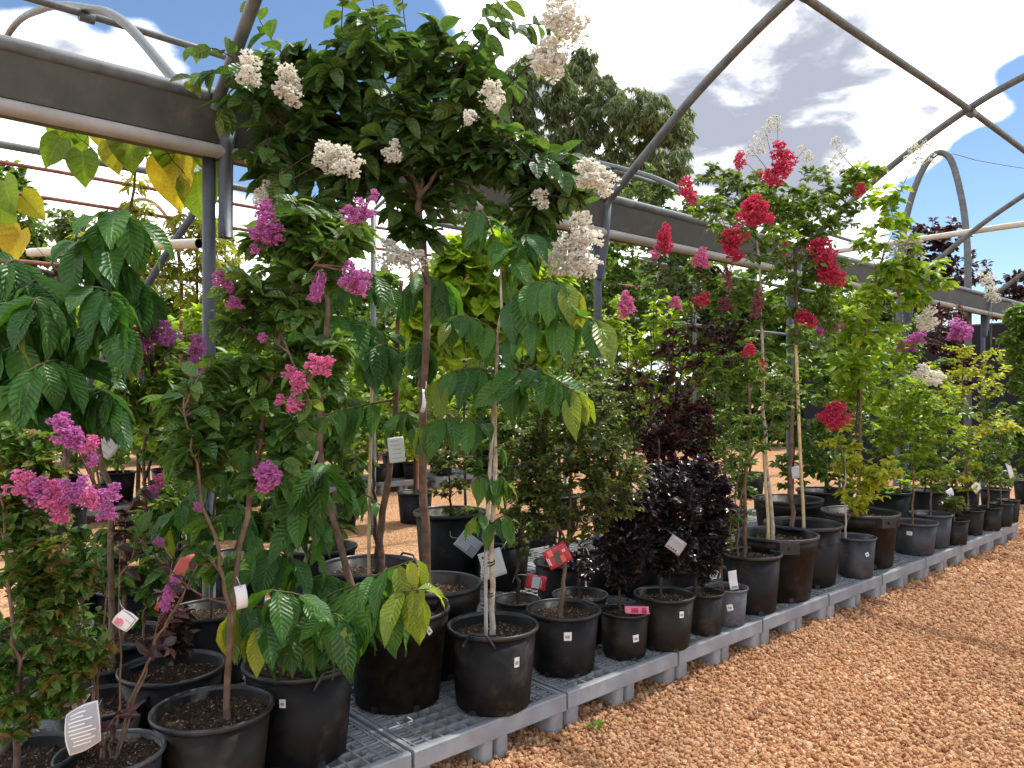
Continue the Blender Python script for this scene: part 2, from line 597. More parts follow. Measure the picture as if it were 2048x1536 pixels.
# ------------------------------------------------------------------ leaves
def leaf_template(kind, variant=0):
    g = np.random.default_rng(variant + 11)
    spec = {  # rows, half columns, half width, fold, arch, wave
        'big': (8, 2, .228, .34, .24, .020), 'oval': (5, 1, .265, .40, .16, .0), 'small': (2, 1, .30, .45, .12, .0),
        'willow': (2, 1, .075, .25, .30, .0), 'strap': (2, 1, .10, .25, .30, .0), 'heart': (7, 2, .43, .22, .14, .02), 'lobe': (4, 1, .42, .25, .15, .0),
        'needle': (2, 1, .055, .1, .35, 0)}[kind]
    nl, na, hw, fold, arch, wave = spec
    if kind in ('small', 'strap', 'willow', 'needle'):
        f, ar = fold * g.uniform(.6, 1.4), arch * g.uniform(.4, 1.6)
        m = .5
        V = np.array([(0, 0, 0), (-hw * math.cos(f), m, hw * math.sin(f) - ar * .25), (hw * math.cos(f), m, hw * math.sin(f) - ar * .25), (0, m, -ar * .25), (0, 1 - .2 * ar, -ar)])
        return V, np.array([(0, 3, 1), (1, 3, 4), (0, 2, 3), (2, 4, 3)]), np.array([(.5, 0), (0, .5), (1, .5), (.5, .5), (.5, 1)])
    fold *= g.uniform(.6, 1.4)
    arch *= g.uniform(.3, 1.7)
    vs = np.linspace(0, 1, nl + 1)
    us = np.linspace(-1, 1, 2 * na + 1)
    if kind == 'big':
        w = np.sin(np.pi * np.clip(vs, 0, 1) ** .82) ** .85
        w = w * (1 - .12 * vs)
        w[-2] *= .82
    elif kind == 'heart':
        w = np.array([.50, .93, 1.0, .93, .78, .56, .28, .0])
    elif kind == 'lobe':
        w = np.array([.35, 1.0, .62, .85, .35])
    else:
        w = np.sin(np.pi * vs ** .85) ** .8
    w = np.maximum(w * hw, .004)
    w[0] = .012 if kind not in ('heart', 'lobe') else w[0]
    V, UV = [], []
    for i, v in enumerate(vs):
        for u in us:
            x = u * w[i] * math.cos(fold)
            z = abs(u) * w[i] * math.sin(fold) - arch * v * v + wave * math.sin(v * 17 + 2.0 * u + variant)
            y = v * (1 - .25 * arch * v)
            if kind == 'heart':
                y -= .16 * abs(u) * (1 - v) ** 5
            V.append((x, y, z))
            UV.append((.5 + .5 * u, v))
    nc = len(us)
    F = [(i * nc + j, i * nc + j + 1, (i + 1) * nc + j + 1, (i + 1) * nc + j) for i in range(nl) for j in range(nc - 1)]
    return np.array(V), np.array(F), np.array(UV)


TPL = {}


def tpl(kind, v):
    if (kind, v) not in TPL:
        TPL[(kind, v)] = leaf_template(kind, v)
    return TPL[(kind, v)]


LEAFMESH = {}


def leaf_mesh(kind, mat, variant, agebin):
    key = (kind, mat, variant, agebin)
    if key not in LEAFMESH:
        V, F, UV = tpl(kind, variant)
        LEAFMESH[key] = to_mesh('leaf', V, F, UV, {'rnd': np.zeros(len(V)), 'age': np.full(len(V), (0, .38, .85)[agebin])}, True, mat)
    return LEAFMESH[key]


def joined_leaves(name, kind, mat, O, D, Nn, Ln, age):
    S = np.cross(D, Nn)
    Vs, Fs, UVs, rn, ag, n0 = [], [], [], [], [], 0
    var = rng.integers(0, 4, len(O))
    for v in range(4):
        ii = np.where(var == v)[0]
        if not len(ii):
            continue
        T, F, UV = tpl(kind, v)
        X = O[ii][:, None, :] + Ln[ii][:, None, None] * (T[None, :, 0:1] * S[ii][:, None, :] + T[None, :, 1:2] * D[ii][:, None, :] + T[None, :, 2:3] * Nn[ii][:, None, :])
        Vs.append(X.reshape(-1, 3))
        Fs.append((F[None] + (np.arange(len(ii)) * len(T))[:, None, None] + n0).reshape(-1, F.shape[1]))
        UVs.append(np.tile(UV, (len(ii), 1)))
        rn.append(np.repeat(rng.random(len(ii)), len(T)))
        ag.append(np.repeat(age[ii], len(T)))
        n0 += len(ii) * len(T)
    return to_mesh(name, np.concatenate(Vs), np.concatenate(Fs), np.concatenate(UVs),
                   {'rnd': np.concatenate(rn), 'age': np.concatenate(ag)}, True, mat)


# ------------------------------------------------------------------ flowers
FLOWER = {}


def flower_mesh(mat, variant, sparse=False):
    key = (mat, variant, sparse)
    if key in FLOWER:
        return FLOWER[key]
    g = np.random.default_rng(100 + variant)
    V, F, Rn = [], [], []
    nclump = 7 + variant % 3
    fl = []
    for c in range(nclump):
        h = g.uniform(-.5, .55)
        rad = .36 * math.sqrt(max(.08, 1 - (h / .75) ** 2)) * g.uniform(.35, .95) * (1.15 - .55 * (h + .5))
        a = c * 2.4 + g.uniform(-.4, .4)
        ctr = np.array([rad * math.cos(a), rad * math.sin(a), h])
        nf = 14 if sparse else 30
        rr = .24 * g.uniform(.7, 1.15)
        for i in range(nf):
            d = nrm(g.normal(size=3))
            fl.append((ctr + d * rr * g.uniform(.55, 1.0), d, g.random()))
    for (p, d, tone) in fl:
        for k in range(4):
            e = nrm(d * .7 + g.normal(size=3) * .8)
            s_ = nrm(np.cross(e, g.normal(size=3)))
            n_ = np.cross(e, s_)
            z = (.050 if sparse else .068) * g.uniform(.7, 1.3)
            b = len(V)
            V += [p, p + z * (e * .8 + s_ * .62 + n_ * .25), p + z * (e * 1.35 + n_ * g.uniform(-.4, .4)), p + z * (e * .8 - s_ * .62 + n_ * .25)]
            F.append((b, b + 1, b + 2, b + 3))
            t = min(1, max(0, tone * .6 + .4 * g.random()))
            Rn += [t * .55, t, min(1, t + .15), t]
    FLOWER[key] = to_mesh('flower_cluster', V, F, None, {'rnd': np.array(Rn)}, False, mat)
    return FLOWER[key]


# ------------------------------------------------------------------ pots
POTMESH = {}
PALLET_TOP = 0.166


def pot_meshes(style, ratio):
    """unit pots: top radius 1, height = ratio"""
    key = (style, round(ratio, 2))
    if key in POTMESH:
        return POTMESH[key]
    h = round(ratio, 2)
    body_m, rim_m = {'black': ('pot_black', 'pot_rim'), 'brown': ('pot_brown', 'pot_rim'), 'collar': ('pot_brown', 'pot_rim'),
                     'charcoal': ('pot_charcoal', 'pot_charcoal_rim'), 'grey': ('pot_grey', 'pot_grey_rim')}[style]
    tb = .80
    if style == 'collar':
        prof = [(0, 0), (tb * .96, 0), (tb, .03), (.915, h * .76), (.965, h * .765), (.975, h - .05), (.93, h - .05), (.80, h * .55), (0, h * .5)]
    else:
        prof = [(0, 0), (tb * .95, 0), (tb, .04), (tb + .005, .05), (.945, h - .075), (.925, h - .075), (.80, h * .5), (0, h * .45)]
    V, F = lathe(prof, 48)
    if style in ('charcoal', 'grey'):
        r = np.hypot(V[:, 0], V[:, 1])
        ang = np.arctan2(V[:, 1], V[:, 0])
        V, F = lathe(prof, 96)
        ang = np.arange(len(V)) % 96
        k = 1 - .010 * (ang % 2)
        V[:, 0] *= k
        V[:, 1] *= k
    body = to_mesh('pot', V, F, mat=body_m)
    rp = [(.93, h - .085), (.985, h - .095), (1.0, h - .085), (1.012, h - .045), (1.005, h - .008), (.985, h), (.955, h - .004), (.94, h - .03), (.925, h - .16)]
    V, F = lathe(rp, 48)
    rim = to_mesh('rim', V, F, mat=rim_m)
    POTMESH[key] = (body, rim)
    return POTMESH[key]


SOIL = []


def soil_mesh():
    if SOIL:
        return SOIL[0]
    g = np.random.default_rng(5)
    prof = [(r_, .02 * math.sin(r_ * 9)) for r_ in np.linspace(0, 1, 12)]
    V, F = lathe(prof, 40)
    V[:, 2] += g.normal(0, .012, len(V))
    rn = np.zeros(len(V))
    Vs, Fs, Rn, n0 = [V], [F], [rn], len(V)
    for i in range(900):
        r_, a = math.sqrt(g.random()) * .97, g.random() * 6.283
        c = np.array([r_ * math.cos(a), r_ * math.sin(a), .02 + g.uniform(0, .03)])
        e = nrm(g.normal(size=3) * np.array([1, 1, .35]))
        s_ = nrm(np.cross(e, g.normal(size=3)))
        ln, wd = g.uniform(.02, .055), g.uniform(.010, .022)
        t = np.cross(e, s_)
        q = np.array([c - e * ln, c + s_ * wd, c + e * ln, c - s_ * wd, c + t * wd * .8, c - t * wd * .8])
        f = np.array([(0, 1, 4, 4), (1, 2, 4, 4), (2, 3, 4, 4), (3, 0, 4, 4)])
        f = np.array([(0, 1, 2, 4), (0, 4, 2, 3), (0, 3, 2, 5), (0, 5, 2, 1)])
        Vs.append(q)
        Fs.append(f + n0)
        n0 += 6
        Rn.append(np.full(6, g.random()))
    SOIL.append(to_mesh('soil', np.concatenate(Vs), np.concatenate(Fs), None, {'rnd': np.concatenate(Rn)}, False, 'potting_soil'))
    return SOIL[0]


def patch_on_pot(parent, r, zc, ang, w, h, mat, name, off=.002, rot=0.0, taper=0.0):
    """a small label bent round the pot wall (local coordinates of the pot)"""
    n = 6
    V = []
    for j in (-1, 1):
        for i in range(n + 1):
            x = (i / n - .5) * w
            y = j * h / 2
            xr, yr = x * math.cos(rot) - y * math.sin(rot), x * math.sin(rot) + y * math.cos(rot)
            rr = r + off + taper * yr
            a = ang + xr / r
            V.append((rr * math.cos(a), rr * math.sin(a), zc + yr))
    F = [(i, i + 1, n + 2 + i, n + 1 + i) for i in range(n)]
    return obj(name, to_mesh(name, V, F, mat=mat), parent)


# ------------------------------------------------------------------ plants
class Plant:
    def __init__(s, name, label, cat, px, Z, base_z=PALLET_TOP, group=None, kind='potted'):
        b = pt(px, HOR, Z)
        s.Z = Z
        s.base = np.array([b[0], b[1], base_z])
        s.root = empty(name, tuple(s.base), label, cat, group)
        s.anchor = []
        s.stems = []
        s.twigs = []
        s.lv = []
        s.soil_z = base_z
        s.dens = 1.35

    # -- the container
    def pot(s, d, h, style='black', soil=.84, sticker=None, handle=None, holes=True, dark_soil=False):
        r = d / 2
        body, rim = pot_meshes(style, h / r)
        o = obj('pot', body, s.root)
        o.scale = (r, r, r)
        q = obj('rim', rim, o)
        so = obj('soil', soil_mesh(), s.root)
        so.rotation_euler = (0, 0, rng.uniform(0, 6))
        so.scale = (r * .925, r * .925, r * .925)
        so.location = (0, 0, h * soil)
        s.soil_z = s.base[2] + h * soil
        s.pr, s.ph = r, h
        to_cam = math.atan2(-s.base[1], -s.base[0])
        wall = lambda f: r * (.80 + .145 * f) if style != 'collar' else r * (.80 + .145 * f)
        if sticker:
            for (da, fz, w, hh, rot) in sticker:
                a = to_cam + da
                rr = (wall(fz) + .003) / r
                if style == 'collar' and fz > .74:
                    rr = .985
                k = patch_on_pot(o, rr, fz * h / r, a, w / r, hh / r, 'sticker_white', 'sticker', .004, rot, .06)
                for jx in range(5):
                    patch_on_pot(k, rr, (fz * h - hh * .06) / r, a + (jx - 2) * w * .13 / r / rr, w * (.05 + .04 * (jx % 2)) / r, hh * .34 / r, 'ink_black', 'print', .007, rot, .06)
                patch_on_pot(k, rr, (fz * h + hh * .28) / r, a, w * .6 / r, hh * .07 / r, 'ink_grey', 'print', .007, rot, .06)
        if handle:
            for da in handle:
                a = to_cam + da
                if style == 'collar':
                    # moulded grip block standing out from the collar
                    mb = MB()
                    w = .075
                    ca, sa = math.cos(a), math.sin(a)
                    for (r0, r1, z0, z1, ww) in ((r * .95, r * 1.10, h - .085, h - .012, w), (r * 1.06, r * 1.16, h - .055, h - .040, .012)):
                        V = []
                        for zz in (z0, z1):
                            for (rr, tt) in ((r0, -ww), (r1, -ww * .8), (r1, ww * .8), (r0, ww)):
                                V.append((rr * ca - tt * sa, rr * sa + tt * ca, zz))
                        mb.add(V, [(0, 3, 2, 1), (4, 5, 6, 7), (0, 1, 5, 4), (1, 2, 6, 5), (2, 3, 7, 6), (3, 0, 4, 7)])
                    k = mb.build('handle', 'pot_rim', s.root, False)
                else:
                    # wire-like loop handle clipped to the rim
                    P = []
                    for t in np.linspace(0, 1, 13):
                        aa = a + (t - .5) * .70
                        zz = h - .045 + .055 * min(1, 4 * min(t, 1 - t))
                        P.append((r * 1.03 * math.cos(aa), r * 1.03 * math.sin(aa), zz))
                    k = MB().tube(P, .006, 6).build('handle', 'pot_rim', s.root)
        if holes:
            for da in (-.55, .45):
                a = to_cam + da
                patch_on_pot(o, .805, .075, a, .05 / r * .6, .045 / r * .6, 'pot_rim', 'drain_hole', .004)
        return s

    def stem(s, pxs, r0, r1, mat='bark_brown', name='trunk', from_soil=True, anchor=True, n=18, wob=.004):
        """pxs: (px, py[, dz]) along the stem at this plant's distance"""
        P = [pt(q[0], q[1], s.Z + (q[2] if len(q) > 2 else 0)) for q in pxs]
        if from_soil:
            b = np.array([P[0][0], P[0][1], s.soil_z - .03])
            off = b[:2] - s.base[:2]
            lim = getattr(s, 'pr', .15) * .6
            dd = np.linalg.norm(off)
            if dd > lim:
                b[:2] = s.base[:2] + off / dd * lim
            if P[0][2] < b[2] + .05:
                P = P[1:]
            P = [b] + P
        P = spline(P, n)
        if wob:
            j = rng.normal(0, wob, P.shape)
            j[0] = 0
            P = P + j
        Rr = np.linspace(r0, r1, len(P))
        Rr[0] *= 1.25
        s.stems.append((P, Rr, mat, name))
        if anchor:
            s.anchor += [(p, r) for p, r in zip(P[len(P) // 6:], Rr[len(P) // 6:])]
        return P

    def shoot(s, P, r0, r1, nleaf, Ln, leafy=.7, style='opp', young=.6, droop=.3, lift=0.0):
        """a leafy shoot along world points P"""
        s.twigs.append((P, np.linspace(r0, r1, len(P))))
        if nleaf <= 0:
            return
        t = np.linspace(1 - leafy, 1.0, nleaf)
        idx = t * (len(P) - 1)
        i0 = np.clip(idx.astype(int), 0, len(P) - 2)
        fr = (idx - i0)[:, None]
        pos = P[i0] * (1 - fr) + P[i0 + 1] * fr
        tan = nrm(P[i0 + 1] - P[i0])
        s.lv.append((pos, tan, t, np.full(nleaf, Ln), style, young, droop))

    def pxshoot(s, pxs, r0, r1, nleaf, Ln, **kw):
        P = spline([pt(q[0], q[1], s.Z + (q[2] if len(q) > 2 else 0)) for q in pxs], 10)
        if kw.get('style') == 'hang':
            nleaf = int(nleaf * 1.45)
        s.shoot(P, r0, r1, nleaf, Ln, **kw)
        s.anchor += [(p, r0) for p in P[2:]]
        return P

    def fill(s, blobs, nleaf, Ln, leafy=.65, style='opp', young=.5, droop=.25, up=.35, r=.0035, shell=.55):
        for b in blobs:
            px, py, rx, ry, n = b[:5]
            dz = b[5] if len(b) > 5 else 0.0
            Zc = s.Z + dz
            c = pt(px, py, Zc)
            rx, ry = rx * Zc / FPX, ry * Zc / FPX
            rd = b[6] if len(b) > 6 else (rx + ry) * .5
            for i in range(int(n * s.dens)):
                q = nrm(rng.normal(size=3)) * rng.random() ** (1 / 3 * (1.6 - shell))
                tip = c + RT * q[0] * rx + FW * q[1] * rd + UP * q[2] * ry
                if tip[2] < s.soil_z + .05:
                    tip[2] = s.soil_z + .05 + rng.random() * .05
                AP = np.array([a[0] for a in s.anchor])
                dv = tip - AP
                dist = np.linalg.norm(dv, axis=1)
                cost = dist + np.maximum(0, -dv[:, 2] + .25 * dist) * 1.3
                k = int(np.argmin(cost + rng.random(len(cost)) * .08))
                p0, ar = s.anchor[k]
                dd = dist[k]
                if dd < .03:
                    continue
                p1 = p0 + (tip - p0) * .5 + UP * dd * up * .5 + rng.normal(0, .06, 3) * dd
                t = np.linspace(0, 1, 7)[:, None]
                P = (1 - t) ** 2 * p0 + 2 * t * (1 - t) * p1 + t * t * tip
                s.shoot(P, min(ar * .8, r * (1 + dd)), .0012, nleaf, Ln, leafy, style, young, droop)
                if dd > .15:
                    s.anchor += [(P[3], r), (P[4], r)]

    def flower(s, px, py, w, h, mat, dz=0.0, sparse=False, tilt=.25, link=True):
        """panicle centred on a point, w x h photograph pixels"""
        Zc = s.Z + dz
        c = pt(px, py, Zc)
        o = obj('flower_cluster', flower_mesh(mat, int(rng.integers(0, 5)), sparse), s.root)
        k = Zc / FPX
        o.location = tuple(c - s.base)
        o.scale = (w * k / .95, w * k / .95, h * k / 1.25)
        o.rotation_euler = (rng.uniform(-tilt, tilt), rng.uniform(-tilt, tilt), rng.uniform(0, 6.28))
        if link and s.anchor:
            AP = np.array([a[0] for a in s.anchor])
            dv = c - AP
            dist = np.linalg.norm(dv, axis=1)
            kk = int(np.argmin(dist + np.maximum(0, -dv[:, 2]) * .8))
            p0 = AP[kk]
            t = np.linspace(0, 1, 7)[:, None]
            p1 = (p0 + c) / 2 + UP * dist[kk] * .12
            P = (1 - t) ** 2 * p0 + 2 * t * (1 - t) * p1 + t * t * (c + UP * h * k * .2)
            s.twigs.append((P, np.linspace(.004, .0015, 7)))
        return o

    def finish(s, kind, mat, nobj=0, twig='twig_green', rand=.5, normal_noise=.45):
        # trunks
        for (P, Rr, m, nm) in s.stems:
            MB().tube(P - s.base, Rr, 10).build(nm, m, s.root)
        if s.twigs:
            mb = MB()
            for (P, Rr) in s.twigs:
                mb.tube(P - s.base, Rr, 5 if s.Z < 4.6 else 3, False)
            mb.build('branches', twig, s.root)['kind'] = 'stuff'
        if not s.lv:
            return s
        O, T, tt, LL, YG, DR, ST = [], [], [], [], [], [], []
        side_sign = []
        for (pos, tan, t, ln, style, young, droop) in s.lv:
            n = len(pos)
            O.append(pos)
            T.append(tan)
            tt.append(t)
            LL.append(ln)
            YG.append(np.full(n, young))
            DR.append(np.full(n, droop))
            ST += [style] * n
            sg = np.where(np.arange(n) % 2 == 0, 1.0, -1.0)
            side_sign.append(sg)
        O, T, tt, LL, YG, DR = map(np.concatenate, (O, T, tt, LL, YG, DR))
        sg = np.concatenate(side_sign)
        n = len(O)
        ST = np.array(ST)
        up = np.tile(UP, (n, 1))
        side = np.cross(T, up)
        bad = np.linalg.norm(side, axis=1) < .25
        side[bad] = nrm(rng.normal(size=(bad.sum(), 3)) * np.array([1, 1, .1]))
        side = nrm(side)
        az = rng.uniform(-.7, .7, n)
        perp2 = np.cross(side, T)
        vert = np.abs(T[:, 2]) > .75
        az[vert] = rng.uniform(0, 6.28, vert.sum())
        sdir = side * (np.cos(az) * sg)[:, None] + perp2 * np.sin(az)[:, None]
        noise3 = rng.normal(size=(n, 3))
        D = T * .45 + sdir * .9 - up * DR[:, None] + noise3 * .16
        Nn = up + noise3[:, ::-1] * normal_noise
        hang = ST == 'hang'
        if hang.any():
            sp_ = rng.uniform(.30, .95, (n, 1))
            D[hang] = (T * .30 + sdir * sp_ - up * (1.25 - .6 * sp_) + noise3 * .16)[hang]
            Nn[hang] = (sdir * .55 + up * .65 - FW * .45 + noise3[:, ::-1] * .22)[hang]
        D = nrm(D)
        Nn = nrm(Nn - D * np.sum(D * Nn, 1, keepdims=True))
        Ln = LL * rng.uniform(1 - rand * .5, 1 + rand * .4, n)
        endf = np.clip((tt - .8) / .2, 0, 1)
        Ln *= 1 - .45 * endf * rng.uniform(.5, 1, n)
        age = np.clip(np.clip((tt - .62) / .38, 0, 1) ** 1.5 * YG * rng.uniform(.5, 1.4, n), 0, 1)
        flush = rng.random(n) < .03
        age[flush] = np.maximum(age[flush], .5 * YG[flush])
        keep = np.arange(n)
        if nobj:
            depth = (O - np.array([0, 0, CAM_H])) @ FW
            order = np.argsort(depth / Ln)
            sel = order[:nobj]
            keep = order[nobj:]
            S = np.cross(D, Nn)
            for i in sel:
                ab = 0 if age[i] < .2 else (1 if age[i] < .6 else 2)
                o = bpy.data.objects.new('leaf', leaf_mesh(kind, mat, int(rng.integers(0, 5)), ab))
                M = Matrix.Identity(4)
                a, b_, c_ = S[i] * Ln[i], D[i] * Ln[i], Nn[i] * Ln[i]
                p = O[i] - s.base
                for r_ in range(3):
                    M[r_][0], M[r_][1], M[r_][2], M[r_][3] = a[r_], b_[r_], c_[r_], p[r_]
                o.parent = s.root
                o.matrix_basis = M
                COL.objects.link(o)
        if len(keep):
            me = joined_leaves('foliage', kind, mat, O[keep] - s.base, D[keep], Nn[keep], Ln[keep], age[keep])
            o = obj('foliage', me, s.root)
            o['kind'] = 'stuff'
        return s


# ------------------------------------------------------------------ ground
def grid_sheet(name, mat, half=220.0):
    xs = np.concatenate([np.linspace(-half, -30, 12), np.linspace(-24, 24, 49), np.linspace(30, half, 12)])
    V = np.array([(x, y, 0) for x in xs for y in xs])
    V[:, 2] = .006 * np.sin(V[:, 0] * 1.3 + .5) * np.cos(V[:, 1] * .9) * (np.abs(V[:, 0]) < 25)
    n = len(xs)
    F = [(i * n + j, (i + 1) * n + j, (i + 1) * n + j + 1, i * n + j + 1) for i in range(n - 1) for j in range(n - 1)]
    o = obj(name, to_mesh(name, V, F, mat=mat))
    o['kind'] = 'structure'
    return o


ground = grid_sheet('ground', 'gravel_ground')


def gravel():
    n = 260000
    X = rng.uniform(-3.0, 2.4, n)
    Y = rng.uniform(.6, 12.5, n)
    dist = np.hypot(X, Y)
    keep = (rng.random(n) < np.clip((5.2 / dist) ** 1.5, 0, 1)) & ((X > -2.75) | (rng.random(n) < .5))
    # the wedge in front of the camera plus a margin
    Zc = X * FW[0] + Y * FW[1]
    xc = X * RT[0] + Y * RT[1]
    keep &= (Zc > 2.3) & (xc / np.maximum(Zc, .1) < 1.0) & (xc / np.maximum(Zc, .1) > -.6)
    X, Y, dist = X[keep], Y[keep], dist[keep]
    Zz = .006 * np.sin(X * 1.3 + .5) * np.cos(Y * .9) + rng.uniform(-.002, .007, len(X))
    # stones bank up a little against the pallet feet
    Zz += .012 * np.exp(-((X + 2.33) / .07) ** 2) * rng.random(len(X))
    m = bpy.data.meshes.new('gravel')
    m.vertices.add(len(X))
    m.vertices.foreach_set('co', np.stack([X, Y, Zz], 1).astype(np.float32).ravel())
    sz = m.attributes.new('size', 'FLOAT', 'POINT')
    s_ = rng.gamma(9, 1 / 9, len(X)) * .0086 * np.clip(dist / 5.0, 1, 1.5)
    sz.data.foreach_set('value', s_.astype(np.float32))
    o = obj('gravel', m)
    o['kind'] = 'stuff'
    tag(o, 'orange brown pea gravel covering the path', 'gravel')
    g = bpy.data.node_groups.new('gravel_scatter', 'GeometryNodeTree')
    g.interface.new_socket('Geometry', in_out='INPUT', socket_type='NodeSocketGeometry')
    g.interface.new_socket('Geometry', in_out='OUTPUT', socket_type='NodeSocketGeometry')
    gi, go = g.nodes.new('NodeGroupInput'), g.nodes.new('NodeGroupOutput')
    m2p = g.nodes.new('GeometryNodeMeshToPoints')
    ico = g.nodes.new('GeometryNodeMeshIcoSphere')
    ico.inputs['Radius'].default_value = 1.0
    ico.inputs['Subdivisions'].default_value = 2
    sp = g.nodes.new('GeometryNodeSetPosition')
    nz = g.nodes.new('ShaderNodeTexNoise')
    nz.inputs['Scale'].default_value = 1.1
    pos = g.nodes.new('GeometryNodeInputPosition')
    sub = g.nodes.new('ShaderNodeVectorMath')
    sub.operation = 'SUBTRACT'
    sub.inputs[1].default_value = (.5, .5, .5)
    scl = g.nodes.new('ShaderNodeVectorMath')
    scl.operation = 'SCALE'
    scl.inputs['Scale'].default_value = 1.0
    g.links.new(pos.outputs[0], nz.inputs['Vector'])
    g.links.new(nz.outputs['Color'], sub.inputs[0])
    g.links.new(sub.outputs[0], scl.inputs[0])
    g.links.new(ico.outputs[0], sp.inputs['Geometry'])
    g.links.new(scl.outputs[0], sp.inputs['Offset'])
    sm = g.nodes.new('GeometryNodeSetMaterial')
    sm.inputs['Material'].default_value = MATS['gravel_stone']
    g.links.new(sp.outputs[0], sm.inputs[0])
    iop = g.nodes.new('GeometryNodeInstanceOnPoints')
    rot = g.nodes.new('FunctionNodeRandomValue')
    rot.data_type = 'FLOAT_VECTOR'
    rot.inputs[1].default_value = (6.28, 6.28, 6.28)
    rs = g.nodes.new('FunctionNodeRandomValue')
    rs.data_type = 'FLOAT_VECTOR'
    rs.inputs[0].default_value = (.65, .65, .6)
    rs.inputs[1].default_value = (1.35, 1.25, 1.1)
    at = g.nodes.new('GeometryNodeInputNamedAttribute')
    at.data_type = 'FLOAT'
    at.inputs[0].default_value = 'size'
    ms = g.nodes.new('ShaderNodeVectorMath')
    ms.operation = 'SCALE'
    g.links.new(rs.outputs[0], ms.inputs[0])
    g.links.new(at.outputs[0], ms.inputs['Scale'])
    g.links.new(gi.outputs[0], m2p.inputs[0])
    g.links.new(m2p.outputs[0], iop.inputs['Points'])
    g.links.new(sm.outputs[0], iop.inputs['Instance'])
    g.links.new(rot.outputs[0], iop.inputs['Rotation'])
    g.links.new(ms.outputs[0], iop.inputs['Scale'])
    g.links.new(iop.outputs[0], go.inputs[0])
    md = o.modifiers.new('scatter', 'NODES')
    md.node_group = g


gravel()

# ------------------------------------------------------------------ pallets
PW, PD, PH = .812, 1.19, PALLET_TOP     # width along the row, depth, height


def pallet_meshes():
    mb = MB()
    t, top, low = .0045, PH - .0015, PH - .034
    # coarse ribs running away from the path and along it
    ys = np.linspace(.03, PW - .03, 13)
    xs = np.linspace(-PD + .03, -.03, 18)
    for y in ys:
        mb.box((-PD + .02, y - t, low), (-.02, y + t, top))
    for x in xs:
        mb.box((x - t, .02, low + .001), (x + t, PW - .02, top - .001))
    # narrow slots over the three foot lines
    for y0, y1 in ((.02, .125), (PW / 2 - .06, PW / 2 + .06), (PW - .125, PW - .02)):
        for x in np.linspace(-PD + .04, -.04, 46):
            mb.box((x - .0035, y0, low + .004), (x + .0035, y1, top - .003))
    deck = mb.mesh('deck', 'pallet_grey', False)

    def rail(w, y0, y1, x0, x1):
        m = MB()
        m.box((x0, y0, PH - .078), (x1, y1, PH))
        return m

    rails = {}
    m = MB()
    bev = .006
    # front rail with a rounded top edge
    prof = [(-.024, PH - .075), (0, PH - .075), (.0015, PH - .07), (.0015, PH - .006), (-.004, PH), (-.024, PH)]
    V = np.array([(x, y, z) for y in (0.0, PW) for (x, z) in prof])
    k = len(prof)
    F = [(i, (i + 1) % k, k + (i + 1) % k, k + i) for i in range(k)]
    m.add(V, F)
    m.add(V[[0, 1, 4, 5]], [(0, 1, 2, 3)])
    m.add(V[[1, 2, 3, 4]], [(0, 1, 2, 3)])
    m.add(V[[6, 7, 10, 11]], [(3, 2, 1, 0)])
    m.add(V[[7, 8, 9, 10]], [(3, 2, 1, 0)])
    rails['front'] = m.mesh('front_rail', 'pallet_grey', False)
    m = MB().box((-PD, .0, PH - .075), (-PD + .022, PW, PH))
    rails['back'] = m.mesh('back_rail', 'pallet_grey', False)
    m = MB().box((-PD + .0225, .0005, PH - .055), (-.0245, .018, PH - .002))
    rails['side'] = m.mesh('side_rail', 'pallet_grey', False)

    def leg(w, d):
        m = MB()
        # a cup foot: rounded rectangle, slightly tapered, open grooves between two columns
        for (cy_, ww) in ((-w * .27, w * .46), (w * .27, w * .46)) if w > .1 else ((0, w),):
            P = []
            for a in np.arange(16) / 16 * 6.2832:
                c, s_ = math.cos(a), math.sin(a)
                P.append((math.copysign(abs(c) ** .5, c) * d / 2, cy_ + math.copysign(abs(s_) ** .5, s_) * ww / 2))
            P = np.array(P)
            rings = []
            for z, k in ((-.004, .965), (.004, .98), (PH - .074, 1.0)):
                ctr = P.mean(0)
                q = ctr + (P - ctr) * k
                rings.append(np.column_stack([q, np.full(16, z)]))
            V = np.concatenate(rings)
            i = np.arange(2)[:, None] * 16
            j = np.arange(16)[None, :]
            F = np.stack([i + j, i + (j + 1) % 16, i + 16 + (j + 1) % 16, i + 16 + j], -1).reshape(-1, 4)
            m.add(V, F)
        return m.mesh('foot', 'pallet_grey', True)

    return deck, rails, leg(.088, .15), leg(.150, .15)


deck_m, rails_m, leg_n, leg_w = pallet_meshes()
ROW_X = -2.37
Y0 = 1.650                    # a seam between two pallets in view
PITCH = .829


def pallet(x, y, label, group, z=0.0):
    r = empty('plastic_pallet', (x, y, z), label, 'pallet', group)
    obj('deck', deck_m, r)
    obj('front_rail', rails_m['front'], r)
    obj('back_rail', rails_m['back'], r)
    obj('side_rail', rails_m['side'], r)
    obj('side_rail', rails_m['side'], r, (0, PW - .0185, 0))
    for xx in (-.0765, -PD / 2, -PD + .0765):
        obj('foot', leg_n, r, (xx, .0445, 0))
        obj('foot', leg_w, r, (xx, PW / 2, 0))
        obj('foot', leg_n, r, (xx, PW - .0445, 0))
    return r


WORDS = ['first', 'second', 'third', 'fourth', 'fifth', 'sixth', 'seventh', 'eighth', 'ninth', 'tenth', 'eleventh', 'twelfth']
for i in range(-3, 9):
    y = Y0 + i * PITCH
    jx = rng.uniform(-.006, .006)
    back = 8 - i
    lab = 'grey plastic grid pallet edging the gravel path, %s counted from the black shade cloth' % (WORDS[back] if back < 12 else 'last')
    pallet(ROW_X + jx, y, lab, 'front row of grey plastic pallets')
    pallet(ROW_X - PD - .012 + jx, y, 'grey plastic pallet tucked behind the front row under the pots', 'second row of grey plastic pallets')

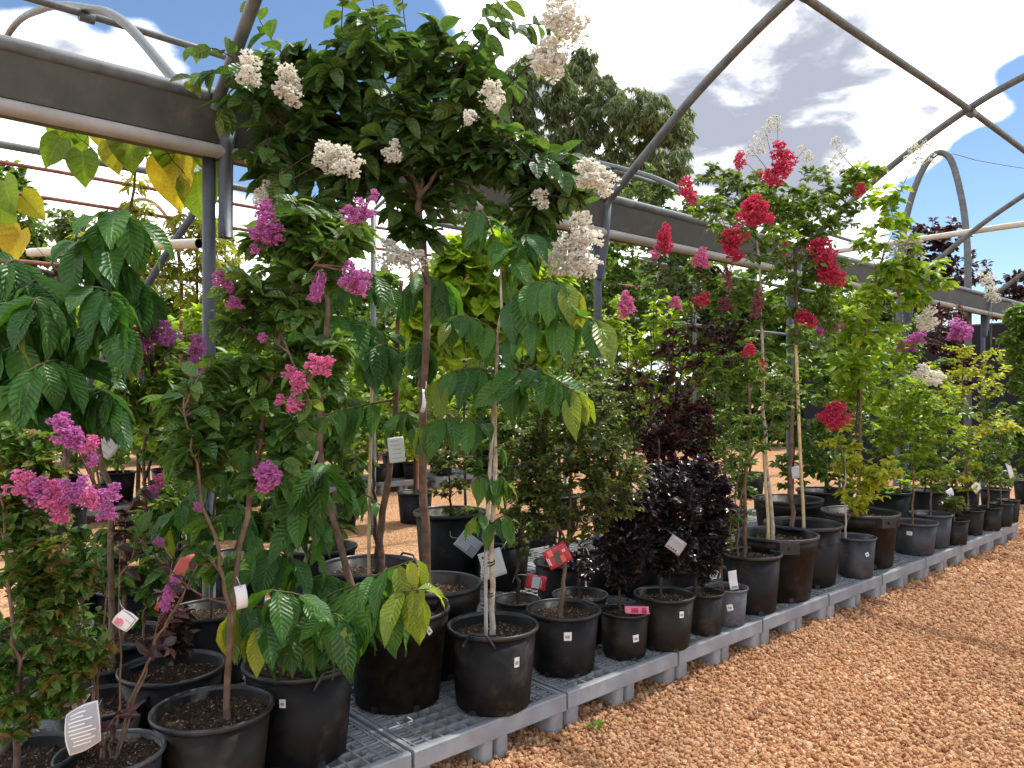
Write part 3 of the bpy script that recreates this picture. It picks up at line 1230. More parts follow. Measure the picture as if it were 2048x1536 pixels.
# pallets of the bench across the far aisle
for i in range(9):
    pallet(-9.75, 1.2 + i * 1.0, 'grey plastic pallet of the far bench across the gravel aisle', 'pallets of the far bench')

# ------------------------------------------------------------------ tunnel frame
frame = empty('tunnel_frame', (-3.8, 4.35, 0), 'weathered galvanised tunnel frame with bare hoops, posts and a long gutter', 'tunnel frame')
FB = np.array([-3.8, 4.35, 0])
POST_Y = [1.45 + 2.9 * k for k in range(-1, 5)]
right_prof = spline([(-3.78, 2.90), (-3.4, 3.19), (-2.9, 3.55), (-2.27, 3.90), (-1.7, 4.10), (-.8, 4.30), (0, 4.37), (1.0, 4.28), (2.3, 3.90), (3.2, 3.36), (3.8, 2.92), (3.85, 0.0)], 70)
left_prof = spline([(-3.84, 2.90), (-4.3, 3.17), (-5.3, 3.86), (-6.1, 4.24), (-7.6, 4.80), (-9.4, 5.16), (-11.5, 4.75), (-13.2, 3.9), (-14.6, 2.7), (-14.7, 0)], 60)
for i, y in enumerate(POST_Y):
    P = np.column_stack([right_prof[:, 0], np.full(len(right_prof), y), right_prof[:, 1]])
    MB().tube(P - FB, .030, 12).build('hoop', 'galvanised', frame)
    if i in (1, 3):
        P = np.column_stack([left_prof[:, 0], np.full(len(left_prof), y), left_prof[:, 1]])
        MB().tube(P - FB, .030, 12).build('hoop', 'galvanised', frame)
    # the post with a stub of downpipe
    px_ = np.array([(-3.86, y, 0), (-3.86, y, 2.0), (-3.86, y, 2.70)])
    MB().tube(px_ - FB, .032, 12).build('post', 'post_paint', frame)
    if i == 1:
        MB().tube(np.array([(-3.80, y + .06, 2.27), (-3.80, y + .06, 2.6), (-3.79, y + .06, 2.72), (-3.78, y + .07, 2.80)]) - FB, .036, 10).build('downpipe', 'post_paint', frame)
    else:
        MB().tube(np.array([(-3.84, y, 2.35), (-3.80, y + .01, 2.62), (-3.77, y + .01, 2.93)]) - FB, .034, 10).build('bracket', 'post_paint', frame)
    # saddle clamp on the tube
    a = np.linspace(0, 2 * np.pi, 13)
    MB().tube(np.column_stack([np.full(2, -3.78), [y - .04, y + .04], np.full(2, 2.945)]) - FB, .046, 12).build('clamp', 'galvanised', frame)
GY0, GY1 = -2.2, 14.9
# gutter: top tube, pressed sheet channel, round pipe below
MB().tube(np.array([(-3.78, yy, 2.945) for yy in np.linspace(GY0, GY1, 24)]) - FB, .036, 12).build('top_tube', 'galvanised', frame)
prof = [(-3.772, 2.93), (-3.800, 2.735), (-3.835, 2.715), (-4.02, 2.715), (-4.05, 2.735), (-4.06, 2.93), (-4.066, 2.93), (-4.056, 2.728), (-4.025, 2.708), (-3.832, 2.708), (-3.792, 2.730), (-3.764, 2.93)]
yy = np.linspace(GY0, GY1, 40)
V = np.array([(x, y, z) for y in yy for (x, z) in prof]) - FB
k = len(prof)
F = [(i * k + j, i * k + (j + 1) % k, (i + 1) * k + (j + 1) % k, (i + 1) * k + j) for i in range(len(yy) - 1) for j in range(k)]
obj('gutter', to_mesh('gutter', V, F, smooth=False, mat='gutter_sheet'), frame)
gp = MB().tube(np.array([(-3.795, y_, 2.690) for y_ in np.linspace(GY0, GY1, 30)]) - FB, .034, 14).build('gutter_pipe', 'gutter_pipe', frame)
for y_ in np.arange(.3, 14, 2.9):
    MB().tube(np.array([(-3.795, y_ - .04, 2.690), (-3.795, y_ + .04, 2.690)]) - FB, .0385, 14).build('coupling', 'gutter_pipe', frame)
# purlins
for (x, z, lo, hi) in ((-2.24, 3.875, -2, 14.8), (2.24, 3.875, -2, 14.8), (-6.2, 4.22, -2.0, 14.8)):
    P = np.array([(x, y_, z + .015 * math.sin(y_ * 1.08)) for y_ in np.linspace(lo, hi, 40)])
    MB().tube(P - FB, .027, 12).build('purlin', 'galvanised', frame)
    for y_ in POST_Y[1:4]:
        MB().tube(np.array([(x, y_ - .05, z), (x, y_ + .05, z)]) - FB, .042, 10).build('clamp', 'galvanised', frame)
# braces and the rail of the next bay
MB().tube(np.array([pt(435, 360, 5.2), pt(385, 430, 5.2), pt(330, 512, 5.2), pt(180, 760, 5.2), pt(20, 1296, 5.2)]) - FB, .024, 10).build('brace', 'post_paint', frame)

side_rail = empty('side_rail', (-7.0, 5, 0), 'pale galvanised side rail on posts in the bay beyond the gutter', 'rail')
SB = np.array([-7.0, 5, 0])
MB().tube(np.array([(-7.0, y_, 3.40) for y_ in np.linspace(-3, 15, 12)]) - SB, .030, 10).build('rail', 'galvanised', side_rail)
MB().tube(np.array([(-7.0, y_, 2.55) for y_ in np.linspace(3, 15, 12)]) - SB, .024, 10).build('rail', 'galvanised', side_rail)
for y_ in (-1.45, 4.35, 7.25, 10.15, 13.05):
    MB().tube(np.array([(-7.0, y_, 0), (-7.0, y_, 1.8), (-7.0, y_, 3.40)]) - SB, .028, 10).build('post', 'galvanised', side_rail)

rust = empty('rusty_frame', (-9.4, 4, 0), 'old rust red pipe frame of a far tunnel with bent hoops', 'tunnel frame')
RB = np.array([-9.4, 4, 0])
for (x, z) in ((-9.4, 3.85), (-9.4, 3.55), (-9.4, 2.85)):
    MB().tube(np.array([(x, y_, z + .02 * math.sin(y_)) for y_ in np.linspace(-4, 12, 20)]) - RB, .022, 8).build('rail', 'rust_pipe', rust)
for y_ in (-.2, 3.2, 6.6, 10.0):
    hp = spline([(-9.4, 0), (-9.4, 2.0), (-9.4, 2.9), (-9.75, 3.55), (-10.6, 4.0), (-11.6, 4.1), (-12.6, 3.8), (-13.2, 3.0), (-13.3, 0)], 30)
    MB().tube(np.column_stack([hp[:, 0], np.full(30, y_), hp[:, 1]]) - RB, .022, 8).build('hoop', 'rust_pipe', rust)

stub = MB().tube(np.array([pt(398, 487, 4.6), pt(330, 490, 4.75), pt(240, 497, 4.95), pt(60, 505, 5.4)]), .030, 14, False).build('pvc_pipe', 'pvc_cream')
stub.data.update()
tag(stub, 'cream plastic pipe with a cut open end among yellow green shrubs', 'pipe')
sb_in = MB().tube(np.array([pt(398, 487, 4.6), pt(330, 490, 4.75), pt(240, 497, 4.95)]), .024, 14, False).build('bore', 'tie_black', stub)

tie = MB().tube(np.array([(-5.2, 10.3, 3.42), (-3.8, 10.3, 3.43), (0, 10.3, 3.46), (3.8, 10.3, 3.45)]), .036, 12).build('tie_pipe', 'pvc_cream')
tag(tie, 'cream pipe tied across the far hoops under the sky', 'pipe')

# far narrow hoop beside the black cloth
hb = pt(1870, 900, 12.0)
fh = empty('narrow_hoop', (hb[0], hb[1], 0), 'tall narrow steel hoop standing by the black shade cloth', 'hoop')
HB = np.array([hb[0], hb[1], 0])
P = spline([pt(1792, 925, 12.4), pt(1800, 560, 12.4), pt(1808, 460, 12.4), pt(1830, 375, 12.3), pt(1856, 322, 12.2), pt(1880, 305, 12.1), pt(1903, 322, 12.0), pt(1922, 390, 11.9), pt(1932, 460, 11.8), pt(1936, 560, 11.7), pt(1936, 928, 11.6)], 50)
P[:, 2] = np.maximum(P[:, 2], 0)
P[0][2] = P[-1][2] = 0
MB().tube(P - HB, .050, 12).build('hoop', 'galvanised', fh)
P = spline([pt(1700, 405, 12.6), pt(1790, 360, 12.4), pt(1880, 308, 12.1), pt(1960, 322, 12.6), pt(2060, 338, 13.4), pt(2200, 350, 14)], 20)
MB().tube(P - HB, .006, 5).build('cable', 'post_paint', fh)

# black shade cloth screen at the end of the path
sc_root = empty('shade_cloth_screen', (-1, 15.6, 0), 'tall black shade cloth screen on posts closing off the path', 'screen')
SCB = np.array([-1, 15.6, 0])
xs = np.linspace(-8, 8, 65)
V, F = [], []
for i, x in enumerate(xs):
    for j, z in enumerate(np.linspace(.0, 2.72, 9)):
        V.append((x + 1, .03 * math.sin(x * 4.1 + z) + .015 * math.sin(x * 9 + z * 3), z))
for i in range(64):
    for j in range(8):
        F.append((i * 9 + j, i * 9 + j + 1, (i + 1) * 9 + j + 1, (i + 1) * 9 + j))
obj('cloth', to_mesh('cloth', V, F, mat='shade_cloth'), sc_root)
for x in np.arange(-8, 8.1, 2.0):
    MB().tube(np.array([(x + 1, .10, 0), (x + 1, .10, 2.75)]), .035, 8).build('post', 'galvanised', sc_root)
MB().tube(np.array([(-7.1, .06, 2.72), (9.1, .06, 2.72)]), .03, 8).build('top_rail', 'galvanised', sc_root)

# ------------------------------------------------------------------ plants on the front bench
POT_G = 'potted plants on the front bench'


def ties(p, px_list, r=.016):
    """black ties holding a stem to its stake"""
    for (px, py) in px_list:
        c = pt(px, py, p.Z)
        for k in (0, 1):
            a = np.linspace(0, 2 * np.pi, 12)
            P = np.column_stack([c[0] + r * 1.5 * np.cos(a), c[1] + r * 1.5 * np.sin(a), np.full(12, c[2] + k * .012) + .004 * np.sin(a)])
            MB().tube(P - p.base, .0028, 5, False).build('tie', 'tie_black', p.root)


# 1  large leaved sapling whose arching shoots hang over the path side
p = Plant('custard_apple_sapling', 'low sapling with big drooping ribbed leaves spilling over a tall black pot', 'potted plant', 601, 2.86, group=POT_G)
p.pot(.415, .345, 'black', sticker=[(-.32, .74, .022, .030, 0)], handle=[.55])
p.stem([(612, 1180), (614, 1100), (622, 1000), (632, 900)], .010, .006, 'bark_pale')
hang = dict(style='hang', young=.85)
p.pxshoot([(612, 1215), (575, 1222, -.1), (530, 1215, -.2), (480, 1212, -.28), (455, 1235, -.3)], .006, .002, 11, .185, leafy=.86, **hang)
p.pxshoot([(612, 1235), (655, 1212, -.1), (700, 1180, -.2), (770, 1142, -.3), (832, 1118, -.34)], .006, .002, 13, .175, leafy=.8, **hang)
p.pxshoot([(612, 1262), (670, 1245, -.12), (735, 1215, -.25), (800, 1185, -.35), (858, 1178, -.42)], .006, .002, 14, .195, leafy=.86, **hang)
p.pxshoot([(612, 1250), (630, 1215, -.2), (600, 1190, -.32), (545, 1180, -.4)], .006, .002, 9, .20, leafy=.75, style='hang', young=.3)
p.pxshoot([(612, 1270), (580, 1240, -.15), (545, 1238, -.25), (505, 1262, -.3)], .006, .002, 9, .19, leafy=.85, style='hang', young=.6)
p.pxshoot([(612, 1270), (640, 1235, -.22), (670, 1228, -.32), (700, 1250, -.36)], .006, .002, 9, .20, leafy=.85, style='hang', young=.25)
p.pxshoot([(612, 1230), (660, 1190, -.05), (720, 1170, -.1), (770, 1190, -.12)], .006, .002, 9, .18, leafy=.85, style='hang', young=.2)
p.pxshoot([(614, 1150), (585, 1118, -.05), (530, 1100, -.1), (475, 1112, -.12)], .005, .002, 11, .21, leafy=.85, style='hang', young=.15)
p.pxshoot([(614, 1160), (650, 1150, .05), (690, 1165, .05)], .005, .002, 7, .16, leafy=.9, style='hang', young=.2)
p.pxshoot([(616, 1080), (598, 1000, -.1), (575, 930, -.14), (570, 915, -.15)], .005, .002, 10, .19, leafy=.8, style='hang', young=.15)
p.pxshoot([(620, 1000), (640, 950, -.1), (655, 930, -.12)], .005, .002, 8, .19, leafy=.9, style='hang', young=.15)
p.pxshoot([(616, 1110), (635, 1050, -.08), (622, 1030, -.12)], .005, .002, 8, .17, leafy=.9, style='hang', young=.15)
p.finish('big', 'custard', 300)

# 2  staked sapling of the same kind in the pot with the loop handle
p = Plant('custard_apple_sapling', 'tall staked sapling with pale bark and tiers of big ribbed drooping leaves', 'potted plant', 986, 3.31, group=POT_G)
p.pot(.392, .342, 'black', sticker=[(.58, .66, .024, .042, 0)], handle=[-.30])
p.stem([(984, 1200), (984, 1060), (990, 900), (992, 780), (998, 660), (1002, 560), (1000, 490)], .0135, .0035, 'bark_pale')
p.stem([(972, 1230, -.02), (972, 1100, -.02), (982, 900, -.02), (990, 770, -.02)], .0085, .008, 'stake_grey', 'stake', anchor=False, wob=0)
ties(p, [(981, 848), (979, 1050), (978, 1128), (978, 1190)])
p.pxshoot([(1000, 640), (1035, 585, -.1), (1085, 562, -.2), (1130, 566, -.25), (1152, 585, -.25)], .006, .002, 12, .225, leafy=.82, **hang)
p.pxshoot([(998, 690), (1050, 655, -.1), (1120, 640, -.22), (1180, 636, -.3), (1216, 655, -.32)], .006, .002, 13, .215, leafy=.85, **hang)
p.pxshoot([(992, 760), (1040, 740, -.1), (1100, 752, -.2), (1145, 782, -.25), (1172, 796, -.25)], .006, .002, 14, .19, leafy=.88, **hang)
p.pxshoot([(992, 745), (945, 735, -.06), (900, 745, -.1), (862, 770, -.1)], .006, .002, 10, .19, leafy=.85, style='hang', young=.4)
p.pxshoot([(988, 855), (940, 838, -.08), (890, 838, -.12), (846, 852, -.15)], .006, .002, 12, .175, leafy=.9, style='hang', young=.35)
p.pxshoot([(998, 670), (955, 640, -.05), (915, 632, -.08), (893, 650, -.08)], .006, .002, 9, .16, leafy=.9, style='hang', young=.3)
p.pxshoot([(990, 780), (1020, 760, -.12), (1050, 760, -.22)], .005, .002, 7, .19, leafy=.9, style='hang', young=.15)
p.pxshoot([(1002, 560), (1030, 500, .0), (1050, 470, .0), (1075, 480, 0)], .005, .002, 10, .19, leafy=.9, style='hang', young=.35)
p.pxshoot([(1000, 500), (975, 440, .0), (960, 420, .0), (940, 440, .0)], .005, .002, 9, .17, leafy=.9, style='hang', young=.3)
p.pxshoot([(985, 965), (968, 950, -.03), (950, 960, -.05)], .004, .0015, 6, .145, leafy=1, style='hang', young=.6)
p.pxshoot([(987, 965), (1005, 955, -.03), (1016, 975, -.04)], .004, .0015, 5, .125, leafy=1, style='hang', young=.6)
p.pxshoot([(984, 1045), (962, 1030, -.04), (945, 1040, -.06)], .004, .0015, 5, .125, leafy=1, style='hang', young=.6)
p.pxshoot([(985, 1045), (1008, 1032, -.04), (1025, 1040, -.06)], .004, .0015, 6, .13, leafy=1, style='hang', young=.6)
p.pxshoot([(988, 898), (1004, 890, -.04), (1012, 900, -.05)], .004, .0015, 3, .09, leafy=1, style='hang', young=.8)
p.finish('big', 'custard', 300)

# 3  large leaved sapling with a brown trunk behind
p = Plant('custard_apple_sapling', 'large leaved sapling with brown trunk tied to a thin cane in a wide black pot', 'potted plant', 738, 3.98, group=POT_G)
p.pot(.505, .45, 'black', handle=[2.2])
p.stem([(762, 1070), (775, 960), (790, 820), (797, 660), (802, 560)], .021, .010, 'bark_brown')
p.stem([(738, 1060, -.03), (741, 900, -.03), (744, 740, -.03)], .009, .008, 'bamboo', 'stake', anchor=False, wob=0)
p.stem([(752, 1060, -.02), (748, 960, -.02), (742, 880, 0)], .010, .006, 'bark_dark', 'stem')
ties(p, [(744, 1060)], .014)
p.pxshoot([(798, 690), (740, 650, -.1), (660, 632, -.25), (592, 660, -.35)], .007, .002, 16, .25, leafy=.9, style='hang', young=.35)
p.pxshoot([(800, 590), (840, 555, -.1), (880, 560, -.16), (900, 590, -.16)], .006, .002, 11, .22, leafy=.9, style='hang', young=.15)
p.pxshoot([(796, 730), (830, 690, -.15), (850, 690, -.2), (860, 720, -.22)], .006, .002, 10, .21, leafy=.9, style='hang', young=.15)
p.pxshoot([(790, 800), (730, 810, -.1), (650, 830, -.2), (570, 862, -.25)], .006, .002, 12, .20, leafy=.8, style='hang', young=.1)
p.pxshoot([(800, 600), (760, 555, -.1), (700, 545, -.2), (660, 580, -.22)], .006, .002, 12, .22, leafy=.9, style='hang', young=.1)
p.pxshoot([(797, 700), (760, 690, -.2), (720, 720, -.28)], .006, .002, 10, .21, leafy=.9, style='hang', young=.1)
p.pxshoot([(790, 840), (815, 825, -.1), (830, 860, -.12)], .006, .002, 8, .17, leafy=.9, style='hang', young=.1)
p.pxshoot([(760, 1010), (730, 990, -.1), (705, 1010, -.12)], .004, .002, 5, .12, leafy=.9, style='hang', young=.1)
p.finish('big', 'custard', 300)

# 4  large leaved plant at the left edge of the bench
p = Plant('custard_apple_sapling', 'dark broad leaved sapling with a forked grey branch behind the red tipped shrub', 'potted plant', 212, 2.95, group=POT_G)
p.pot(.36, .32, 'black')
p.stem([(222, 1050), (214, 950), (182, 830), (135, 700), (120, 610), (114, 545)], .012, .008, 'bark_brown')
p.stem([(114, 545), (60, 538), (0, 522), (-90, 505)], .010, .006, 'bark_brown', 'limb', from_soil=False)
p.stem([(116, 545), (135, 500), (160, 478)], .008, .004, 'bark_dark', 'limb', from_soil=False)
for k, q in enumerate(([(125, 650), (60, 610, -.15), (-10, 610, -.25), (-60, 640, -.28)], [(125, 640), (90, 600, -.2), (70, 600, -.3), (55, 640, -.34)],
          [(135, 700), (190, 640, -.1), (235, 640, -.18), (262, 680, -.2)], [(118, 590), (165, 575, -.1), (215, 580, -.15), (240, 620, -.16)],
          [(130, 690), (70, 680, -.2), (10, 700, -.3), (-40, 740, -.3)], [(150, 740), (110, 720, -.25), (60, 740, -.35), (20, 780, -.36)],
          [(160, 770), (120, 780, -.2), (60, 810, -.28)], [(170, 800), (200, 780, -.1), (225, 800, -.15)],
          [(116, 560), (60, 565, .1), (0, 580, .1), (-50, 610, .1)], [(60, 540), (30, 520, -.1), (0, 540, -.15), (-40, 590, -.15)],
          [(140, 500), (190, 480, 0), (230, 500, 0), (255, 540, 0)], [(150, 560), (210, 545, .1), (270, 560, .1), (300, 600, .1)],
          [(160, 480), (215, 430, .02), (250, 425, .02), (290, 470, .02)], [(120, 600), (80, 560, -.1), (50, 575, -.18)],
          [(150, 760), (90, 760, .15), (30, 780, .2)], [(140, 720), (60, 740, .2), (0, 790, .2)])):
    p.pxshoot(q, .006, .002, 12, .225, leafy=.9, style='hang', young=.12 if k > 2 else .3)
p.finish('big', 'custard', 300)

# 5  heart leaved sapling under the gutter
p = Plant('heart_leaf_sapling', 'thin bare stemmed sapling with yellowing heart shaped leaves under the gutter', 'potted plant', 150, 4.05, group=POT_G)
p.pot(.34, .30, 'black')
p.stem([(140, 1000), (118, 760), (112, 560), (150, 500), (232, 462), (262, 400), (272, 330), (278, 262), (276, 225)], .011, .005, 'bark_brown')
p.stem([(272, 316), (210, 305), (170, 285), (140, 258)], .004, .002, 'bark_dark', 'twig', from_soil=False, n=10)
p.stem([(272, 316), (330, 306), (390, 308), (415, 320)], .004, .002, 'bark_dark', 'twig', from_soil=False, n=10)
p.stem([(278, 300), (305, 290), (318, 272), (290, 266)], .005, .002, 'bark_brown', 'twig', from_soil=False, n=10)
p.stem([(316, 282), (345, 320), (385, 365)], .003, .002, 'bark_dark', 'twig', from_soil=False, n=10)
HEARTS = [(110, 245, -35, 62, 0), (155, 262, -25, 60, 0), (145, 298, 10, 70, 0), (108, 312, -28, 62, 0), (168, 340, 5, 64, 0), (205, 280, 20, 48, 1), (228, 318, 12, 58, 1),
          (262, 300, 5, 90, 0), (292, 285, -8, 62, 0), (352, 315, 10, 105, 0), (372, 285, -12, 70, 1), (352, 370, 8, 108, 2), (400, 400, 6, 92, 0), (400, 318, 10, 34, 0), (428, 350, -20, 50, 0),
          (232, 270, -20, 44, 0), (20, 400, 20, 70, 0), (65, 425, 45, 60, 1), (5, 450, 5, 60, 0), (35, 500, -8, 66, 2), (24, 480, 12, 52, 2)]
for (px, py, tilt, ln, ab) in HEARTS:
    o = obj('leaf', leaf_mesh('heart', 'heart', int(rng.integers(0, 5)), ab), p.root)
    k = p.Z / FPX
    top = pt(px - ln * .5 * math.sin(R_(tilt)), py - ln * .55, p.Z + rng.uniform(-.06, .06))
    D = nrm(RT * math.sin(R_(tilt)) - UP * math.cos(R_(tilt)) - FW * rng.uniform(-.1, .35))
    Nn = nrm(-FW + UP * .35 + RT * rng.uniform(-.45, .45))
    Nn = nrm(Nn - D * np.dot(D, Nn))
    S = np.cross(D, Nn)
    M = Matrix.Identity(4)
    for r_ in range(3):
        M[r_][0], M[r_][1], M[r_][2], M[r_][3] = S[r_] * ln * k * 1.12, D[r_] * ln * k * 1.12, Nn[r_] * ln * k * 1.12, (top - p.base)[r_]
    o.matrix_basis = M
    # its stalk to the nearest stem
    AP = np.array([a[0] for a in p.anchor])
    c = AP[int(np.argmin(np.linalg.norm(AP - top, axis=1)))]
    p.twigs.append((spline([c, (c + top) / 2 + UP * .02, top], 6), np.linspace(.0018, .0012, 6)))
p.finish('heart', 'heart')

# 6  white flowering tree with the broad dark crown
p = Plant('white_crepe_myrtle', 'tall white flowering tree with broad dark glossy crown over the gutter', 'potted plant', 866, 3.72, group=POT_G)
p.dens = .85
p.pot(.47, .42, 'collar')
p.stem([(853, 1080), (846, 960), (847, 800), (853, 640), (848, 520), (838, 430), (838, 380)], .022, .015, 'bark_brown')
p.stem([(838, 385), (815, 330), (760, 280), (700, 240)], .012, .005, 'bark_brown', 'limb', from_soil=False)
p.stem([(838, 385), (850, 310), (862, 230), (900, 150), (960, 80)], .012, .005, 'bark_brown', 'limb', from_soil=False)
p.stem([(840, 390), (890, 330), (960, 300), (1060, 330)], .011, .005, 'bark_brown', 'limb', from_soil=False)
p.stem([(838, 400), (800, 330, .2), (790, 250, .3)], .010, .005, 'bark_brown', 'limb', from_soil=False)
p.stem([(815, 330), (700, 300, -.1), (600, 270, -.15), (520, 210, -.2)], .008, .004, 'bark_dark', 'limb', from_soil=False)
cw = dict(leafy=.75, style='opp', young=.22, droop=.38)
p.fill([(610, 190, 110, 90, 26), (650, 270, 120, 90, 22), (760, 200, 130, 110, 30), (880, 230, 120, 120, 30), (800, 320, 140, 70, 26),
        (960, 260, 120, 110, 22), (1050, 330, 90, 70, 16), (1085, 400, 70, 70, 12), (960, 350, 120, 60, 18), (700, 350, 120, 60, 16),
        (830, 420, 60, 60, 10), (1060, 430, 80, 70, 12), (560, 300, 80, 80, 12), (720, 110, 130, 80, 14), (560, 110, 80, 60, 8), (900, 110, 120, 70, 12), (1110, 350, 70, 60, 10)], 11, .142, **cw)
for q in ([(800, 300), (690, 150, -.1), (683, 60, -.1), (688, -20, -.1)], [(820, 300), (830, 130), (812, 60), (802, -30)], [(790, 260), (765, 140), (752, 50), (742, -30)],
          [(860, 240), (930, 120, -.1), (985, 50, -.15), (1020, -20, -.15)], [(870, 230), (900, 120, .05), (960, 40, .05), (1000, -10, .05)],
          [(640, 230), (580, 130, -.1), (530, 60, -.1), (495, -10, -.1)], [(1000, 60), (1050, 50, -.1), (1110, 45, -.1)],
          [(900, 220), (990, 190, -.1), (1040, 150, -.1), (1090, 130, -.1)], [(960, 300), (1070, 300, -.15), (1120, 350, -.2), (1150, 420, -.2)],
          [(980, 330), (1060, 320, -.2), (1130, 345, -.22), (1190, 365, -.22)],
          [(620, 250), (560, 190, -.2), (510, 150, -.25), (440, 100, -.28), (375, 95, -.3)], [(560, 210), (500, 200, -.25), (455, 200, -.28), (430, 240, -.3)], [(520, 210), (480, 160, -.3), (425, 140, -.32), (380, 160, -.32)],
          [(540, 240), (535, 290, -.2), (560, 330, -.25), (560, 400, -.25)]):
    p.pxshoot(q, .005, .0018, 15, .128, leafy=.85, style='opp', young=.38, droop=.5)
for (x, y, w, h, dz) in ((655, 305, 62, 55, -.25), (690, 328, 60, 62, -.28), (575, 175, 60, 70, -.1), (500, 140, 55, 60, -.2), (1120, 22, 80, 80, -.1), (1145, 50, 60, 60, -.1), (1090, 120, 72, 70, -.1), (1108, 100, 45, 45, -.1),
                         (985, 195, 48, 62, -.15), (1180, 352, 64, 55, -.22), (1212, 368, 50, 50, -.22), (785, 505, 62, 50, -.1), (825, 520, 55, 45, -.1), (1165, 465, 62, 75, -.1), (1130, 515, 72, 62, -.1),
                         (1165, 530, 60, 60, -.1), (785, 300, 38, 40, -.1), (530, 385, 45, 42, .1), (940, 235, 30, 30, -.25), (720, 480, 40, 36, .3), (1080, 400, 40, 40, 0)):
    p.flower(x, y, w * 1.15, h * 1.15, 'petal_white', dz - .22)
p.finish('oval', 'crepe_dark', 300, twig='bark_dark')

# 7  purple flowering tree in the low pot
p = Plant('purple_crepe_myrtle', 'slender purple flowering tree leaning from a squat round black pot', 'potted plant', 426, 2.52, group=POT_G)
p.dens = .8
p.pot(.382, .31, 'brown', soil=.86)
p.stem([(456, 1360), (462, 1230), (478, 1100), (497, 1000), (525, 860), (545, 740), (568, 640), (590, 560), (600, 480)], .0115, .005, 'bark_brown')
p.stem([(462, 1250), (440, 1120, -.05), (405, 1000, -.08), (380, 880, -.1), (365, 800, -.1)], .007, .003, 'bark_brown', 'stem', from_soil=False)
cp = dict(leafy=.75, style='opp', young=.16, droop=.3)
p.fill([(560, 470, 90, 90, 16), (520, 600, 90, 80, 18), (470, 700, 90, 80, 18), (600, 640, 70, 80, 12), (430, 820, 80, 90, 16), (520, 800, 70, 90, 14),
        (620, 440, 70, 60, 8), (400, 940, 70, 80, 12), (560, 920, 50, 70, 8), (690, 500, 70, 70, 12), (440, 1080, 60, 60, 6), (640, 720, 70, 90, 14), (640, 560, 80, 80, 12), (350, 860, 70, 90, 12), (610, 880, 60, 70, 9)], 12, .086, **cp)
for q in ([(470, 1210), (400, 1190, -.1), (330, 1130, -.15), (260, 1060, -.2), (205, 1015, -.22)], [(500, 1000), (470, 940, -.05), (450, 900, -.08)],
          [(560, 660), (600, 760, -.2), (620, 800, -.22)], [(580, 590), (630, 530, -.1), (680, 470, -.1), (720, 440, -.1)]):
    p.pxshoot(q, .004, .0016, 9, .085, leafy=.6, style='opp', young=.2, droop=.3)
for (x, y, w, h, dz) in ((530, 415, 45, 45, -.1), (528, 455, 62, 55, -.12), (545, 470, 50, 40, -.12), (516, 488, 36, 34, -.1), (700, 432, 44, 44, -.1), (725, 418, 44, 50, -.1), (748, 392, 26, 26, -.1),
                         (636, 578, 36, 60, -.12), (702, 548, 52, 60, -.12), (720, 566, 46, 52, -.12), (440, 558, 40, 38, -.1), (456, 572, 32, 30, -.1), (470, 605, 38, 24, -.1), (528, 960, 60, 60, -.15), (542, 950, 46, 46, -.16), (525, 676, 20, 24, -.15), (395, 1010 + 5, 20, 20, -.15)):
    p.flower(x, y, w, h, 'petal_purple', dz)
for (x, y, w, h, dz) in ((598, 768, 44, 46, -.25), (580, 745, 30, 30, -.22), (645, 735, 44, 40, -.25), (625, 725, 34, 34, -.24), (590, 812, 44, 36, -.25), (560, 800, 26, 24, -.22), (660, 720, 22, 20, -.25)):
    p.flower(x, y, w, h, 'petal_pink', dz)
for (x, y, w, h) in ((45, 968, 60, 56), (80, 985, 66, 66), (108, 998, 62, 70), (140, 978, 54, 54), (118, 1030, 46, 44), (165, 975, 48, 52), (180, 1002, 46, 50), (222, 982, 50, 38), (215, 1025, 42, 38),
                     (125, 838, 50, 34), (130, 870, 58, 48), (150, 882, 52, 52), (182, 890, 42, 36), (186, 922, 34, 28)):
    p.flower(x, y, w, h, 'petal_purple' if (x // 3) % 3 else 'petal_pink', -.48)
p.finish('oval', 'crepe_mid', 300, twig='bark_brown')

# 8  purple flowering shrub behind it, with the branching stem
p = Plant('purple_crepe_myrtle', 'purple flowering shrub with forked dark stems behind the red hanging tag', 'potted plant', 262, 4.15, group=POT_G)
p.pot(.40, .30, 'black')
p.stem([(288, 1090), (290, 1000), (288, 900), (298, 800), (320, 700)], .013, .006, 'bark_brown')
p.stem([(290, 960), (262, 880), (235, 800), (215, 740)], .008, .004, 'bark_dark', 'stem', from_soil=False)
p.stem([(289, 960), (330, 860), (372, 780), (400, 730)], .008, .004, 'bark_dark', 'stem', from_soil=False)
p.fill([(290, 760, 90, 60, 16), (330, 830, 80, 60, 12), (250, 700, 60, 50, 8), (380, 740, 50, 60, 8), (320, 700, 60, 40, 8), (350, 950, 70, 60, 8)], 11, .095, leafy=.7, style='opp', young=.25)
for (x, y, w, h, dz) in ((250, 665, 44, 40, -.2), (278, 678, 54, 46, -.2), (305, 675, 44, 36, -.2), (335, 665, 44, 46, -.2), (270, 735, 36, 32, -.2), (395, 690, 36, 36, -.2), (388, 715, 30, 28, -.2), (395, 745, 30, 34, -.2), (255, 705, 22, 22, -.2), (320, 965, 30, 30, -.3), (305, 985, 26, 26, -.3)):
    p.flower(x, y, w * 1.1, h * 1.1, 'petal_purple' if (x // 5) % 4 else 'petal_pink', dz - (.85 if y < 760 else 0))
p.finish('oval', 'crepe_green', 220, twig='bark_dark')

